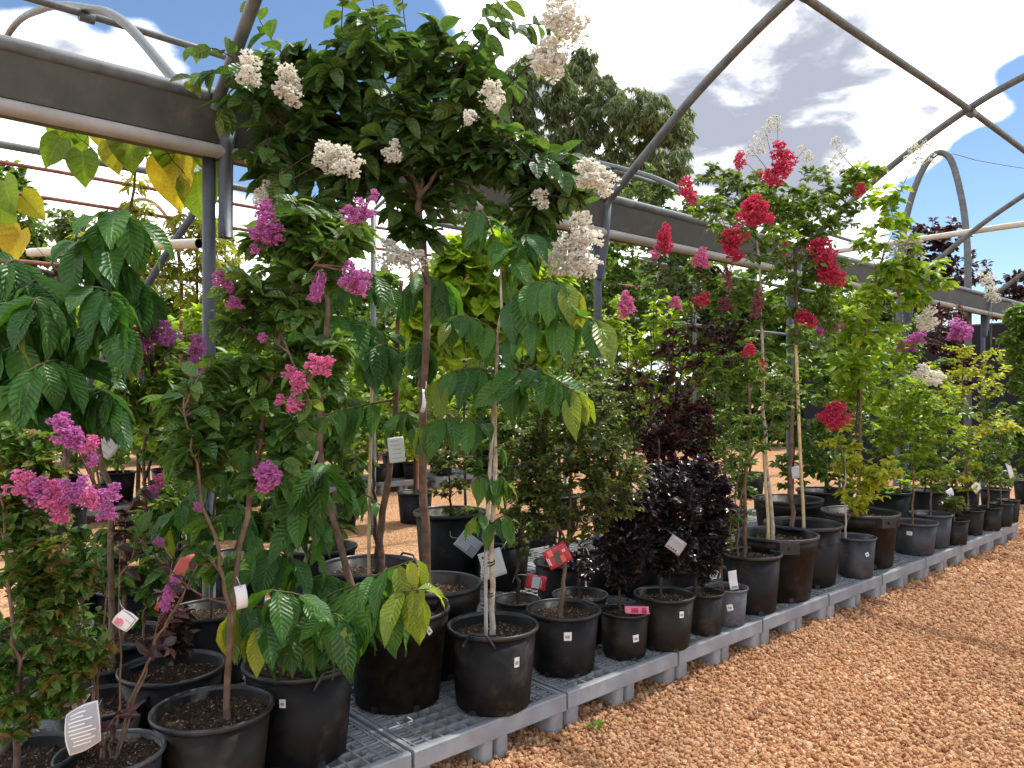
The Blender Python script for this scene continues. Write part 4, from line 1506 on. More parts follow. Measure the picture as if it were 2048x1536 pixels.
# 9  glossy shrub with red tips, front left
p = Plant('red_tip_shrub', 'bushy small leaved shrub with rust red shoot tips beside the silver tag', 'potted plant', 38, 2.22, group=POT_G)
p.pot(.32, .29, 'black')
p.stem([(34, 1450), (38, 1380), (36, 1300), (50, 1180), (62, 1080), (60, 960), (52, 880)], .010, .004, 'bark_brown')
p.stem([(34, 1490), (10, 1440), (-30, 1380), (-50, 1250)], .006, .003, 'bark_brown', 'stem', from_soil=False)
p.stem([(38, 1490), (70, 1430), (110, 1380), (160, 1330)], .006, .003, 'bark_brown', 'stem', from_soil=False)
p.stem([(40, 1480), (30, 1300, -.05), (10, 1100, -.05), (5, 980, -.05)], .007, .003, 'bark_brown', 'stem', from_soil=False)
p.fill([(40, 1340, 90, 90, 26), (120, 1370, 60, 60, 14), (190, 1310, 45, 50, 10), (-20, 1300, 60, 90, 12), (50, 1180, 70, 80, 20), (100, 1240, 60, 60, 12), (30, 1060, 60, 80, 18),
        (100, 1080, 60, 60, 12), (10, 950, 50, 70, 12), (70, 920, 50, 60, 12), (110, 960, 40, 40, 6), (-20, 880, 40, 60, 6), (60, 1430, 70, 40, 8), (150, 1160, 50, 50, 8), (90, 1160, 70, 60, 10)], 15, .051, leafy=.85, style='opp', young=.75, droop=.05, up=.5)
p.finish('oval', 'privet', 300, twig='bark_brown')

# 10 twiggy dark leaved shrub with the silver tag
p = Plant('plum_leaf_shrub', 'twiggy plum leaved shrub with thin bare stems in a small black pot', 'potted plant', 221, 2.29, group=POT_G)
p.pot(.302, .27, 'charcoal', soil=.9)
for q in ([(206, 1500), (200, 1420), (198, 1330), (214, 1200), (222, 1090)], [(218, 1500), (240, 1400), (238, 1260), (240, 1100), (246, 1040)],
          [(225, 1510), (262, 1400, -.04), (300, 1310, -.06), (330, 1250, -.08), (375, 1180, -.1)], [(228, 1510), (268, 1400, .05), (302, 1320, .06), (320, 1240, .06)],
          [(200, 1420), (180, 1330), (165, 1240), (160, 1150)]):
    p.stem(q, .0042, .002, 'bark_brown', 'stem', n=14, wob=.003)
for q in ([(330, 1250, -.08), (365, 1190, -.1), (395, 1130, -.12)], [(320, 1240, .06), (335, 1180, .05), (345, 1120, .05)], [(300, 1310, -.06), (320, 1290, -.08), (340, 1300, -.1)],
          [(222, 1090), (228, 1060), (232, 1040)], [(240, 1100), (250, 1050), (258, 1010)], [(246, 1040), (275, 990), (300, 960)], [(200, 1440), (185, 1420), (170, 1425)], [(206, 1500, -.03), (225, 1440, -.1), (260, 1425, -.12)],
          [(300, 1320), (310, 1270), (318, 1230)], [(240, 1150), (262, 1120), (270, 1090)]):
    p.pxshoot(q, .003, .0012, 9, .055, leafy=.95, style='opp', young=.6, droop=.1)
for (x, y, w, h, dz) in ((338, 1192, 34, 36, -.1), (345, 1170, 28, 26, -.1), (330, 1212, 22, 20, -.1), (318, 1085, 24, 20, .1)):
    p.flower(x, y, w, h, 'petal_purple', dz)
p.finish('oval', 'purple_leaf', 150, twig='bark_brown')

# 11 low pots behind with little in them
p = Plant('plum_leaf_shrub', 'short plum leaved shrub in the dark pot behind the squat round pot', 'potted plant', 345, 2.82, group=POT_G)
p.pot(.368, .335, 'black')
p.stem([(332, 1320), (336, 1260), (346, 1200)], .009, .004, 'bark_dark')
p.fill([(345, 1270, 55, 45, 9), (360, 1210, 45, 45, 8), (320, 1300, 30, 20, 3)], 9, .060, leafy=.8, young=.5, droop=.1)
p.finish('oval', 'purple_leaf', 80, twig='bark_dark')

p = Plant('crepe_myrtle_seedling', 'bare twig seedling in a small pot beside the silver tag', 'potted plant', 203, 2.62, group=POT_G)
p.pot(.30, .29, 'black')
p.stem([(190, 1400), (178, 1330), (160, 1240), (150, 1180)], .006, .003, 'bark_brown')
p.fill([(160, 1260, 50, 60, 12), (130, 1180, 50, 50, 8)], 9, .055, young=.3)
p.finish('oval', 'privet', 30)

p = Plant('crepe_myrtle_seedling', 'leafy seedling in a wide black pot under the white diamond tag', 'potted plant', 240, 3.18, group=POT_G)
p.pot(.39, .335, 'black')
p.stem([(288, 1230), (290, 1190), (296, 1160)], .006, .003, 'bark_brown')
p.stem([(248, 1220), (248, 1120), (245, 1050)], .012, .009, 'bark_brown')
p.fill([(300, 1225, 28, 34, 5), (255, 1110, 80, 60, 16), (180, 1130, 70, 60, 16), (300, 1160, 50, 40, 8)], 10, .070, young=.2)
p.finish('oval', 'privet', 60)

p = Plant('crepe_myrtle_seedling', 'leafy seedling in a black pot pressed against the back pallets', 'potted plant', 95, 3.3, group=POT_G)
p.pot(.36, .33, 'black')
p.stem([(110, 1200), (120, 1130), (118, 1060)], .008, .004, 'bark_brown')
p.fill([(110, 1120, 80, 70, 16), (60, 1000, 60, 70, 10), (170, 1080, 60, 50, 8)], 10, .070, young=.2)
p.finish('oval', 'privet', 60)

# 12 collared pot between the two saplings
p = Plant('white_crepe_myrtle', 'young tree in a broad collared black pot tucked behind the drooping sapling', 'potted plant', 795, 3.36, group=POT_G)
p.pot(.455, .40, 'collar', sticker=[(.62, .86, .022, .034, .6)])
p.stem([(655, 1000), (640, 850), (655, 640), (660, 460)], .016, .010, 'bark_brown')
p.fill([(640, 420, 90, 70, 10), (600, 560, 70, 60, 8)], 11, .10, leafy=.7, young=.2)
p.finish('oval', 'crepe_dark', 80, twig='bark_dark')

p = Plant('broad_leaf_shrub', 'leafy green shrub in a black pot beside the wide pot with the cane', 'potted plant', 640, 4.5, group=POT_G)
p.pot(.43, .44, 'black', soil=.72)
p.stem([(640, 1050), (640, 950), (628, 830)], .014, .008, 'bark_brown')
p.fill([(640, 800, 90, 90, 16), (560, 880, 70, 80, 10), (700, 900, 60, 80, 10), (700, 1010, 50, 50, 6)], 10, .115, young=.25)
p.finish('oval', 'shrub_mid', 120)

p = Plant('custard_apple_sapling', 'young sapling with big leaves in front of the grey steel post', 'potted plant', 418, 3.55, group=POT_G)
p.pot(.37, .34, 'black')
p.stem([(424, 1150), (428, 1040), (436, 940), (430, 850)], .009, .004, 'bark_brown')
for q in ([(436, 950), (470, 900, -.1), (500, 905, -.15), (520, 950, -.16)], [(434, 930), (400, 880, -.1), (370, 880, -.16), (350, 920, -.18)], [(432, 880), (425, 830, -.1), (410, 815, -.15), (390, 840, -.18)],
          [(430, 1040), (390, 1000, -.1), (360, 1010, -.15), (335, 1060, -.16)], [(430, 1040), (465, 1010, -.1), (490, 1030, -.14), (505, 1080, -.15)], [(432, 960), (420, 930, -.2), (425, 940, -.28)], [(428, 1090), (400, 1080, -.1), (375, 1110, -.14)], [(432, 870), (460, 840, -.05), (480, 860, -.08)]):
    p.pxshoot(q, .005, .002, 9, .185, leafy=.9, style='hang', young=.2)
p.finish('big', 'custard', 120)

# 13 dense little box like bush on one stem
p = Plant('box_leaf_bush', 'dense round small leaved bush on one stem with a red hanging tag', 'potted plant', 1127, 3.73, group=POT_G)
p.dens = 2.3
p.pot(.362, .292, 'black', sticker=[(.12, .70, .036, .040, 0)])
p.stem([(1122, 1190), (1130, 1130), (1138, 1060), (1142, 960), (1150, 860)], .0125, .006, 'bark_brown')
p.stem([(1138, 1080), (1190, 980), (1230, 880)], .006, .003, 'bark_brown', 'limb', from_soil=False)
p.stem([(1136, 1090), (1090, 1000), (1060, 900)], .006, .003, 'bark_brown', 'limb', from_soil=False)
p.fill([(1140, 990, 125, 100, 66), (1070, 930, 90, 90, 42), (1215, 960, 90, 95, 46), (1130, 880, 110, 80, 44), (1210, 870, 70, 80, 26), (1060, 1020, 60, 60, 18), (1240, 940, 60, 40, 12),
        (1160, 800, 80, 50, 18), (1100, 830, 60, 50, 12)], 15, .036, leafy=.8, young=.55, droop=.1)
p.finish('small', 'box_leaf', 0, twig='bark_dark')

# 14-16 the black leaved bushes
BLK = [
    ('glossy black leaved bush in the smallest pot with a pink tag on its soil', 1249, 3.93, .262, .228, [(1240, 1190), (1244, 1130), (1250, 1060)], [(1248, 1090, 60, 70, 44), (1230, 1040, 50, 50, 22), (1280, 1030, 50, 50, 20), (1235, 1140, 35, 40, 10)], [(.50, .50, .032, .036, .1)]),
    ('tall glossy black leaved bush with wine red crown and a pale tag', 1329, 4.08, .322, .272, [(1322, 1170), (1320, 1100), (1318, 1000), (1320, 880)], [(1320, 1080, 70, 60, 44), (1330, 1000, 80, 70, 44), (1350, 1090, 50, 50, 18)], [(.62, .72, .026, .034, 0)]),
    ('narrow glossy black leaved bush next to the small grey pot', 1408, 4.3, .228, .226, [(1392, 1170), (1398, 1110), (1404, 1040), (1410, 960)], [(1410, 1090, 55, 70, 36), (1425, 1010, 50, 70, 32), (1400, 960, 60, 50, 20)], None)]
for (lab, cx, Z, d, h, st, bl, stk) in BLK:
    p = Plant('black_leaf_bush', lab, 'potted plant', cx, Z, group=POT_G)
    p.pot(d, h, 'brown', sticker=stk)
    p.stem(st, .009, .004, 'bark_dark')
    p.dens = 3.0
    p.fill(bl, 15, .048, leafy=.85, young=.25, droop=.05)
    if Z == 4.08:
        n0 = len(p.lv)
    p.finish('small', 'black_leaf', 0, twig='bark_dark')

p = Plant('wine_leaf_bush', 'dark wine leaved bush rising behind the black leaved bushes', 'potted plant', 1362, 4.62, group=POT_G)
p.dens = 2.4
p.pot(.30, .29, 'black')
p.stem([(1356, 1100), (1352, 980), (1345, 850), (1350, 760)], .009, .004, 'bark_dark')
p.fill([(1310, 930, 55, 80, 24), (1340, 870, 60, 80, 26), (1390, 890, 55, 90, 26), (1360, 960, 70, 60, 22), (1400, 820, 40, 60, 12), (1300, 840, 40, 60, 8)], 15, .040, leafy=.85, young=.6, droop=.05)
p.finish('small', 'maroon_leaf', 0, twig='bark_dark')

# 17 small grey pot
p = Plant('thin_leaf_shrub', 'sparse small leaved shrub in the light grey pot with a white plant label', 'potted plant', 1456, 4.46, group=POT_G)
p.pot(.228, .212, 'grey', sticker=[(.10, .55, .034, .036, .25)], soil=.86)
p.stem([(1440, 1120), (1446, 1020), (1452, 900)], .007, .004, 'bark_brown')
p.stem([(1446, 1120), (1470, 1010), (1480, 900)], .005, .003, 'bark_brown', 'stem')
p.fill([(1450, 930, 50, 70, 14), (1470, 1050, 35, 60, 8), (1480, 850, 50, 60, 12)], 12, .040, young=.3)
p.finish('small', 'crepe_green', 0)

# 18 shrub on pale trunk
p = Plant('fine_leaf_shrub', 'fine leaved green shrub on a slim trunk in the pot between grey and collared pots', 'potted plant', 1499, 4.76, group=POT_G)
p.pot(.388, .352, 'black', soil=.88)
p.stem([(1490, 1070), (1490, 980), (1496, 900), (1500, 800), (1490, 720)], .014, .007, 'bark_brown')
p.stem([(1476, 1080), (1482, 1000), (1492, 950)], .007, .004, 'bark_brown', 'stem')
p.stem([(1492, 940), (1540, 850), (1570, 760)], .007, .003, 'bark_brown', 'limb', from_soil=False)
p.fill([(1480, 820, 70, 80, 30), (1540, 800, 70, 80, 26), (1450, 880, 60, 70, 18), (1500, 730, 80, 60, 24), (1560, 880, 40, 50, 10), (1440, 780, 50, 60, 12), (1480, 1030, 30, 30, 5)], 14, .040, young=.5, droop=.15)
p.flower(1497, 703, 32, 28, 'petal_red', -.1)
p.finish('small', 'crepe_green', 0)

# 19 red flowering tree with stake in the collared pot
p = Plant('red_crepe_myrtle', 'red flowering tree with a cane stake in the collared pot with a side grip', 'potted plant', 1552, 5.08, group=POT_G)
p.pot(.535, .41, 'collar', handle=[.28])
p.stem([(1544, 1040), (1536, 950), (1528, 850), (1524, 700), (1520, 560), (1512, 470)], .015, .007, 'bark_pale')
p.stem([(1536, 1040, -.02), (1530, 950, -.02), (1526, 880, -.02)], .010, .009, 'bamboo', 'stake', anchor=False, wob=0)
ties(p, [(1531, 960), (1529, 1000)], .014)
p.fill([(1510, 560, 60, 60, 12), (1480, 470, 60, 50, 9), (1430, 420, 60, 40, 7), (1520, 640, 60, 60, 10), (1540, 480, 60, 50, 8)], 13, .070, young=.3, up=.6)
for (x, y, w, h, m) in ((1466, 475, 56, 40, 'petal_red'), (1464, 500, 60, 44, 'petal_red'), (1375, 383, 40, 54, 'petal_red'), (1525, 745, 20, 50, 'petal_red'), (1497, 425, 60, 56, 'petal_red'), (1522, 428, 56, 54, 'petal_red'), (1512, 405, 40, 34, 'petal_red')):
    p.flower(x, y, w, h, m, -.15)
p.finish('small', 'crepe_green', 0)

# 20 red flowering tree with bamboo in the tall pot
p = Plant('red_crepe_myrtle', 'tallest red flowering tree tied to a bamboo cane in a half filled pot', 'potted plant', 1606, 5.44, group=POT_G)
p.pot(.53, .42, 'black', soil=.70)
p.stem([(1586, 1030), (1580, 950), (1584, 850), (1590, 700), (1594, 600), (1590, 500)], .018, .010, 'bark_brown')
p.stem([(1607, 1030, -.03), (1600, 900, -.03), (1592, 690, -.03)], .012, .011, 'bamboo', 'stake', anchor=False, wob=0)
ties(p, [(1590, 806), (1594, 850)], .018)
p.stem([(1592, 600), (1620, 500), (1660, 420)], .008, .004, 'bark_brown', 'limb', from_soil=False)
p.stem([(1592, 600), (1560, 500), (1540, 400)], .008, .004, 'bark_brown', 'limb', from_soil=False)
p.fill([(1600, 440, 80, 60, 26), (1550, 400, 70, 50, 16), (1660, 430, 70, 60, 18), (1700, 380, 60, 50, 12), (1610, 530, 90, 60, 26), (1560, 600, 70, 50, 16), (1660, 580, 70, 60, 16), (1640, 660, 70, 50, 12), (1730, 350, 40, 30, 6)], 13, .070, young=.3, up=.6)
for (x, y, w, h, m) in ((1548, 345, 54, 50, 'petal_red'), (1572, 330, 52, 50, 'petal_red'), (1560, 300, 40, 36, 'petal_red'), (1640, 500, 60, 50, 'petal_red'), (1655, 520, 50, 50, 'petal_red'), (1668, 548, 54, 44, 'petal_red'), (1650, 545, 36, 34, 'petal_red'),
                        (1721, 381, 26, 26, 'petal_red'), (1570, 497, 18, 30, 'petal_red'), (1480, 322, 26, 36, 'petal_red'), (1606, 635, 44, 26, 'petal_red'), (1620, 645, 36, 26, 'petal_red')):
    p.flower(x, y, w, h, m, -.2)
for (x, y, w, h) in ((1530, 275, 58, 80), (1612, 305, 34, 52), (1676, 315, 46, 70), (1495, 300, 26, 40), (1555, 250, 30, 30)):
    p.flower(x, y, w, h, 'petal_cream', .0, sparse=True)
p.finish('small', 'crepe_green', 0)

# 21 yellow green shrub in ribbed charcoal pot
p = Plant('lime_leaf_shrub', 'bright yellow green leaved shrub in a small ribbed charcoal pot with a red bloom', 'potted plant', 1711, 5.62, group=POT_G)
p.pot(.288, .288, 'charcoal', sticker=[(.62, .62, .026, .03, .5)])
p.stem([(1691, 1040), (1690, 960), (1692, 900)], .0075, .005, 'stake_grey')
p.stem([(1690, 960), (1680, 880), (1672, 836)], .005, .003, 'twig_green', 'stem', from_soil=False)
p.fill([(1720, 940, 55, 40, 16), (1760, 950, 45, 40, 12), (1690, 910, 50, 40, 12), (1740, 990, 45, 30, 8), (1690, 1000, 30, 30, 5), (1670, 870, 50, 40, 8)], 12, .065, young=.4, droop=.35)
for (x, y, w, h) in ((1655, 828, 44, 38), (1680, 828, 46, 40), (1668, 845, 40, 30), (1667, 812, 34, 26)):
    p.flower(x, y, w, h, 'petal_red', -.1)
p.finish('small', 'crepe_yellow', 0)

# 22 the big collared pot
p = Plant('white_crepe_myrtle', 'white flowering tree on twin dark stems in the widest collared brown pot', 'potted plant', 1720, 6.02, group=POT_G)
p.pot(.575, .412, 'collar', handle=[.68], sticker=[(.60, .88, .03, .045, 0)])
p.stem([(1716, 1000), (1720, 900), (1722, 760), (1735, 640), (1752, 560), (1770, 500)], .014, .007, 'bark_brown')
p.stem([(1722, 1000), (1712, 860), (1720, 740)], .010, .006, 'bark_dark', 'stem')
p.fill([(1730, 640, 70, 60, 14), (1790, 560, 70, 50, 16), (1840, 540, 70, 40, 12), (1770, 470, 60, 60, 10), (1690, 720, 60, 70, 14), (1750, 750, 60, 70, 14), (1730, 340, 40, 30, 4), (1770, 390, 40, 40, 6), (1860, 580, 50, 40, 8)], 12, .105, young=.3, droop=.35)
for (x, y, w, h, sp) in ((1840, 315, 64, 66, True), (1805, 485, 70, 60, True), (1830, 505, 50, 50, True), (1785, 510, 50, 40, True), (1855, 640, 44, 44, False), (1845, 745, 40, 36, False), (1870, 757, 44, 32, False), (1665, 640, 50, 40, True), (1720, 735, 34, 40, True)):
    p.flower(x, y, w, h, 'petal_cream' if sp else 'petal_white', -.1, sparse=sp)
for (x, y, w, h) in ((1668, 652, 34, 26), (1640, 660, 24, 24)):
    p.flower(x, y, w, h, 'petal_purple', -.15)
p.finish('oval', 'crepe_lime', 0)

# 23..29 the row to the end
FAR = [
    ('feathery green shrub on a single stem in the ribbed charcoal pot with a sticker', 'charcoal', 1828, 6.42, .362, .262, [(1826, 990), (1828, 930), (1832, 860)], [(1830, 850, 70, 60, 30), (1790, 880, 50, 50, 14), (1880, 860, 60, 50, 16), (1840, 790, 70, 50, 20), (1860, 920, 50, 40, 10), (1800, 820, 50, 50, 12)], 'crepe_lime', .060, [(-.20, .70, .042, .030, -.05)]),
    ('olive green shrub in the taller charcoal pot behind the ribbed one', 'charcoal', 1862, 6.72, .345, .285, [(1862, 970), (1868, 900), (1880, 820)], [(1880, 900, 60, 60, 20), (1900, 840, 60, 60, 18), (1860, 960, 50, 40, 10)], 'crepe_green', .055, None),
    ('low dark leafy plant in the short brown pot', 'brown', 1909, 6.80, .235, .216, [(1908, 1020), (1906, 1000)], [(1900, 1005, 28, 22, 12), (1915, 1010, 22, 16, 6)], 'box_leaf', .055, None),
    ('spindly yellow green shrub with a pink bloom beside the grey steel post', 'brown', 1942, 7.28, .232, .230, [(1936, 980), (1930, 860), (1924, 740), (1922, 690)], [(1920, 780, 50, 60, 12), (1900, 720, 50, 50, 8), (1970, 740, 50, 60, 10), (1960, 850, 50, 40, 9), (1930, 930, 40, 50, 9), (2010, 860, 40, 20, 6)], 'crepe_yellow', .065, None),
    ('leafy green shrub with a white tag, brown pot third from the row end', 'brown', 1979, 7.48, .225, .226, [(1976, 980), (1974, 920), (1970, 860)], [(1970, 930, 34, 50, 14), (1960, 890, 30, 40, 8), (1985, 960, 24, 30, 6)], 'crepe_green', .060, None),
    ('round leaved green shrub in the brown pot last but one in the row', 'brown', 2003, 7.72, .215, .225, [(2002, 980), (1998, 920), (1996, 850)], [(1996, 920, 34, 50, 14), (2004, 860, 26, 40, 8)], 'shrub_mid', .065, None),
    ('small shrub with a white tag in the last brown pot of the row', 'brown', 2018, 7.98, .205, .225, [(2018, 980), (2016, 930)], [(2014, 950, 26, 34, 10)], 'crepe_green', .055, None)]
for (lab, sty, cx, Z, d, h, st, bl, m, ll, stk) in FAR:
    p = Plant('leafy_shrub', lab, 'potted plant', cx, Z, group=POT_G)
    p.dens = 1.8
    p.pot(d, h, sty, sticker=stk, soil=.8)
    p.stem(st, .009, .004, 'bark_brown')
    p.fill(bl, 12, ll, young=.35, droop=.2)
    if m == 'crepe_yellow':
        for (x, y, w, h_) in ((1920, 662, 46, 44), (1912, 668, 36, 32), (1835, 676, 34, 26), (1815, 692, 36, 26), (1805, 695, 26, 20)):
            p.flower(x, y, w, h_, 'petal_purple', -.1)
        for (x, y, w, h_) in ((1972, 575, 50, 60), (1985, 600, 40, 30)):
            p.flower(x, y, w, h_, 'petal_cream', .3, sparse=True)
    p.finish('small', m, 0)

# 30 dark purple leaved flowering shrub in the middle row
p = Plant('dark_leaf_crepe_myrtle', 'tall blackish purple leaved shrub with pink and red flower spikes', 'potted plant', 1290, 5.05, group=POT_G)
p.pot(.33, .30, 'black')
p.stem([(1300, 1080), (1320, 960), (1340, 860), (1360, 760), (1380, 680)], .010, .005, 'bark_dark')
p.stem([(1300, 1060), (1275, 950), (1262, 850), (1256, 740), (1255, 650)], .007, .003, 'bark_dark', 'stem')
p.stem([(1345, 850), (1420, 730), (1480, 660), (1520, 630)], .006, .003, 'bark_dark', 'stem', from_soil=False)
for q in ([(1262, 850), (1256, 740), (1254, 620)], [(1350, 800), (1335, 680), (1330, 520)], [(1345, 800), (1310, 700), (1308, 560)], [(1380, 690), (1395, 600), (1402, 530)], [(1380, 690), (1430, 640), (1452, 580)], [(1440, 710), (1490, 660), (1518, 600)],
          [(1370, 720), (1375, 640), (1350, 600)], [(1370, 720), (1440, 650), (1450, 600)], [(1345, 830), (1290, 760), (1275, 720)], [(1400, 750), (1460, 680), (1480, 640)], [(1400, 760), (1440, 740), (1470, 720)], [(1350, 800), (1380, 760), (1400, 700)]):
    p.pxshoot(q, .004, .0016, 20, .062, leafy=.85, style='opp', young=.2, droop=.3)
p.fill([(1300, 760, 60, 60, 12), (1420, 690, 60, 50, 14), (1360, 700, 60, 50, 12), (1350, 840, 60, 60, 10), (1480, 680, 40, 40, 7)], 12, .058, young=.25, droop=.25)
for (x, y, w, h, m) in ((1252, 620, 44, 40, 'petal_pink'), (1253, 598, 34, 40, 'petal_pink'), (1330, 470, 34, 40, 'petal_red'), (1328, 490, 40, 36, 'petal_red'), (1310, 503, 26, 26, 'petal_pink'), (1402, 512, 38, 42, 'petal_pink'), (1350, 606, 30, 26, 'petal_pink'), (1405, 596, 40, 28, 'petal_red'), (1455, 560, 26, 60, 'petal_dusk'), (1515, 610, 26, 60, 'petal_dusk'), (1450, 610, 40, 30, 'petal_dusk'), (1131, 620, 34, 36, 'petal_pink')):
    p.flower(x, y, w, h, m, -.12, tilt=.15)
p.finish('oval', 'purple_leaf', 120, twig='bark_dark')

# 31 dark pots standing behind the front row
BACK = [
    ('dark pot with trailing ivy like growth and two grey tags', 'black', 901, 5.45, .52, .50, [(900, 1000), (896, 930)], [(900, 930, 60, 60, 14), (880, 860, 60, 60, 12), (930, 1060, 50, 30, 8)], 'box_leaf', .060),
    ('low shrub in a small dark pot with a loop handle behind the bushes', 'black', 1034, 4.02, .245, .26, [(1036, 1120), (1040, 1040)], [(1040, 1060, 45, 60, 14), (1020, 980, 40, 50, 8)], 'box_leaf', .045),
    ('small dark leafy shrub behind the round bush', 'black', 1160, 4.14, .30, .255, [(1160, 1130), (1164, 1080)], [(1165, 1110, 45, 50, 10)], 'black_leaf', .045),
    ('green shrub in a black pot hidden behind the round bush', 'black', 1122, 4.78, .34, .29, [(1118, 1050), (1116, 960), (1120, 820)], [(1110, 840, 80, 80, 22), (1150, 760, 70, 60, 14), (1060, 880, 60, 70, 12)], 'crepe_green', .060),
    ('green and bronze shrub in the second row behind the black leaved bushes', 'black', 1215, 5.2, .34, .30, [(1212, 1050), (1210, 930), (1204, 800)], [(1200, 790, 80, 80, 24), (1250, 850, 60, 70, 14), (1170, 730, 70, 60, 12)], 'box_leaf', .060),
    ('leafy shrub in a dark pot behind the grey pot', 'black', 1482, 5.45, .31, .30, [(1482, 1000), (1484, 930)], [(1480, 940, 50, 60, 12), (1440, 900, 40, 60, 8)], 'crepe_green', .055),
    ('leafy tree in the wide dark pot behind the bamboo cane', 'collar', 1576, 6.55, .57, .44, [(1584, 960), (1588, 840), (1580, 720)], [(1560, 760, 80, 70, 18), (1620, 800, 70, 70, 16), (1640, 880, 60, 50, 12), (1600, 940, 60, 40, 10)], 'shrub_mid', .075),
    ('leafy tree in a dark pot behind the half filled pot', 'black', 1650, 6.95, .50, .46, [(1652, 960), (1655, 820), (1650, 700)], [(1660, 760, 70, 70, 18), (1620, 690, 70, 60, 14), (1690, 860, 60, 60, 14), (1680, 940, 50, 40, 8)], 'shrub_mid', .075),
    ('bright green shrub in a dark pot behind the widest collared pot', 'black', 1772, 7.35, .46, .40, [(1772, 950), (1776, 820)], [(1780, 780, 70, 80, 20), (1740, 860, 60, 60, 14), (1800, 700, 60, 60, 12), (1780, 960, 60, 40, 10)], 'crepe_lime', .075),
    ('leafy shrub in a black pot behind the ribbed charcoal pots', 'black', 1850, 7.75, .40, .36, [(1850, 960), (1850, 860)], [(1850, 930, 60, 50, 14), (1880, 760, 50, 60, 12), (1840, 860, 60, 60, 12)], 'shrub_mid', .070),
    ('leafy shrub in a black pot under the spindly yellow shrub', 'black', 1925, 8.2, .34, .32, [(1925, 960), (1925, 900)], [(1925, 940, 50, 40, 14), (1950, 900, 40, 40, 9), (1890, 960, 40, 30, 6)], 'crepe_green', .060),
    ('dense green shrub in the second row behind the staked sapling', 'black', 1010, 5.3, .36, .33, [(1010, 1040), (1008, 920), (1004, 800)], [(1020, 820, 80, 90, 24), (960, 900, 60, 80, 14), (1050, 920, 70, 80, 16), (1000, 730, 70, 60, 12)], 'shrub_mid', .070),
    ('deep green shrub at the back of the bench behind the purple trees', 'black', 470, 4.55, .40, .38, [(476, 1010), (472, 900), (468, 780)], [(480, 900, 80, 90, 20), (430, 1020, 70, 60, 12), (530, 1020, 60, 60, 12), (470, 770, 70, 70, 12)], 'shrub_mid', .085),
    ('low green shrub in a black pot against the aisle', 'black', 360, 5.0, .40, .36, [(360, 1030), (356, 960)], [(360, 1000, 80, 50, 16), (300, 1040, 60, 40, 8), (410, 1070, 60, 40, 8)], 'shrub_mid', .080),
]
for (lab, sty, cx, Z, d, h, st, bl, m, ll) in BACK:
    p = Plant('leafy_shrub', lab, 'potted plant', cx, Z, group=POT_G)
    p.dens = 2.0
    p.pot(d, h, sty, soil=.82)
    p.stem(st, .011, .005, 'bark_dark')
    p.fill(bl, 13, ll, young=.35, droop=.2)
    p.finish('small' if ll < .07 else 'oval', m, 0, twig='bark_dark')

# ------------------------------------------------------------------ plants of the far bench and beyond
FAR_G = 'plants on the far bench'


def ground_plant(name, label, px, Z, st, bl, m, ll, kind='small', nleaf=13, pot=None, base_z=0.0, group=None, trunk=.02, cat='potted plant', young=.35, bark='bark_dark', droop=.25, style='opp', up=.35, leafy=.7, r=.0045):
    p = Plant(name, label, cat, px, Z, base_z=base_z, group=group)
    p.dens = 2.1
    ll *= 1.3
    if pot:
        p.pot(pot[0], pot[1], 'black', soil=.85, holes=False)
    p.stem(st, trunk, trunk * .4, bark)
    p.fill(bl, nleaf, ll, young=young, droop=droop, style=style, up=up, leafy=leafy, r=r)
    p.finish(kind, m, 0, twig=bark)
    return p


def bench_px(Y, X=-10.3):
    Zb = X * FW[0] + Y * FW[1]
    xb = X * RT[0] + Y * RT[1]
    return 1024 + FPX * xb / Zb, Zb


far = [  # Y, top row, width px, material, leaf, words
    (1.55, 640, 75, 'shrub_mid', .11, 'dark green shrub on the far bench behind the red tipped shrub'),
    (2.15, 560, 70, 'shrub_bright', .10, 'bright green tree on the far bench left of the feathery shrubs'),
    (2.75, 600, 75, 'shrub_bright', .11, 'sunlit lime shrub on the far bench behind the purple flowers'),
    (3.35, 560, 75, 'shrub_mid', .10, 'mid green bushy tree on the far bench between two lime shrubs'),
    (3.95, 580, 80, 'shrub_bright', .11, 'broad sunlit lime tree on the far bench behind the slender purple tree'),
    (4.6, 610, 75, 'shrub_mid', .11, 'green tree on the far bench behind the brown trunks'),
    (5.3, 560, 75, 'shrub_bright', .11, 'yellow green tree on the far bench beside the mint tag'),
    (6.0, 600, 70, 'shrub_mid', .10, 'green shrub on the far bench seen between the cane and the trunk'),
    (6.8, 570, 70, 'shrub_grey', .09, 'grey green shrub on the far bench behind the white flowering trunk'),
    (7.7, 580, 70, 'shrub_mid', .10, 'green shrub on the far bench behind the staked sapling'),
    (8.7, 560, 70, 'shrub_bright', .10, 'lime shrub at the far end of the far bench'),
]
for (Y, top, wd, m, ll, lab) in far:
    px, Zb = bench_px(Y)
    wd *= 1.25
    H = 785 - top
    base = 785 + FPX * (1.5 - .45) / Zb
    ground_plant('bench_shrub', lab, px, Zb, [(px, base - 20), (px + rng.uniform(-8, 8), 800), (px + rng.uniform(-15, 15), top + 60)],
                 [(px - wd * .3, top + 70, wd * .7, 60, 14), (px + wd * .35, top + 100, wd * .7, 70, 14), (px, top + 30, wd * .5, 35, 8), (px - wd * .2, 770, wd * .9, 60, 16), (px + wd * .3, 830, wd * .9, 50, 14), (px - wd * .3, 870, wd * .9, 40, 12)],
                 m, ll * .85, 'small', 13, pot=(.42, .36), base_z=PALLET_TOP, group=FAR_G, trunk=.018)

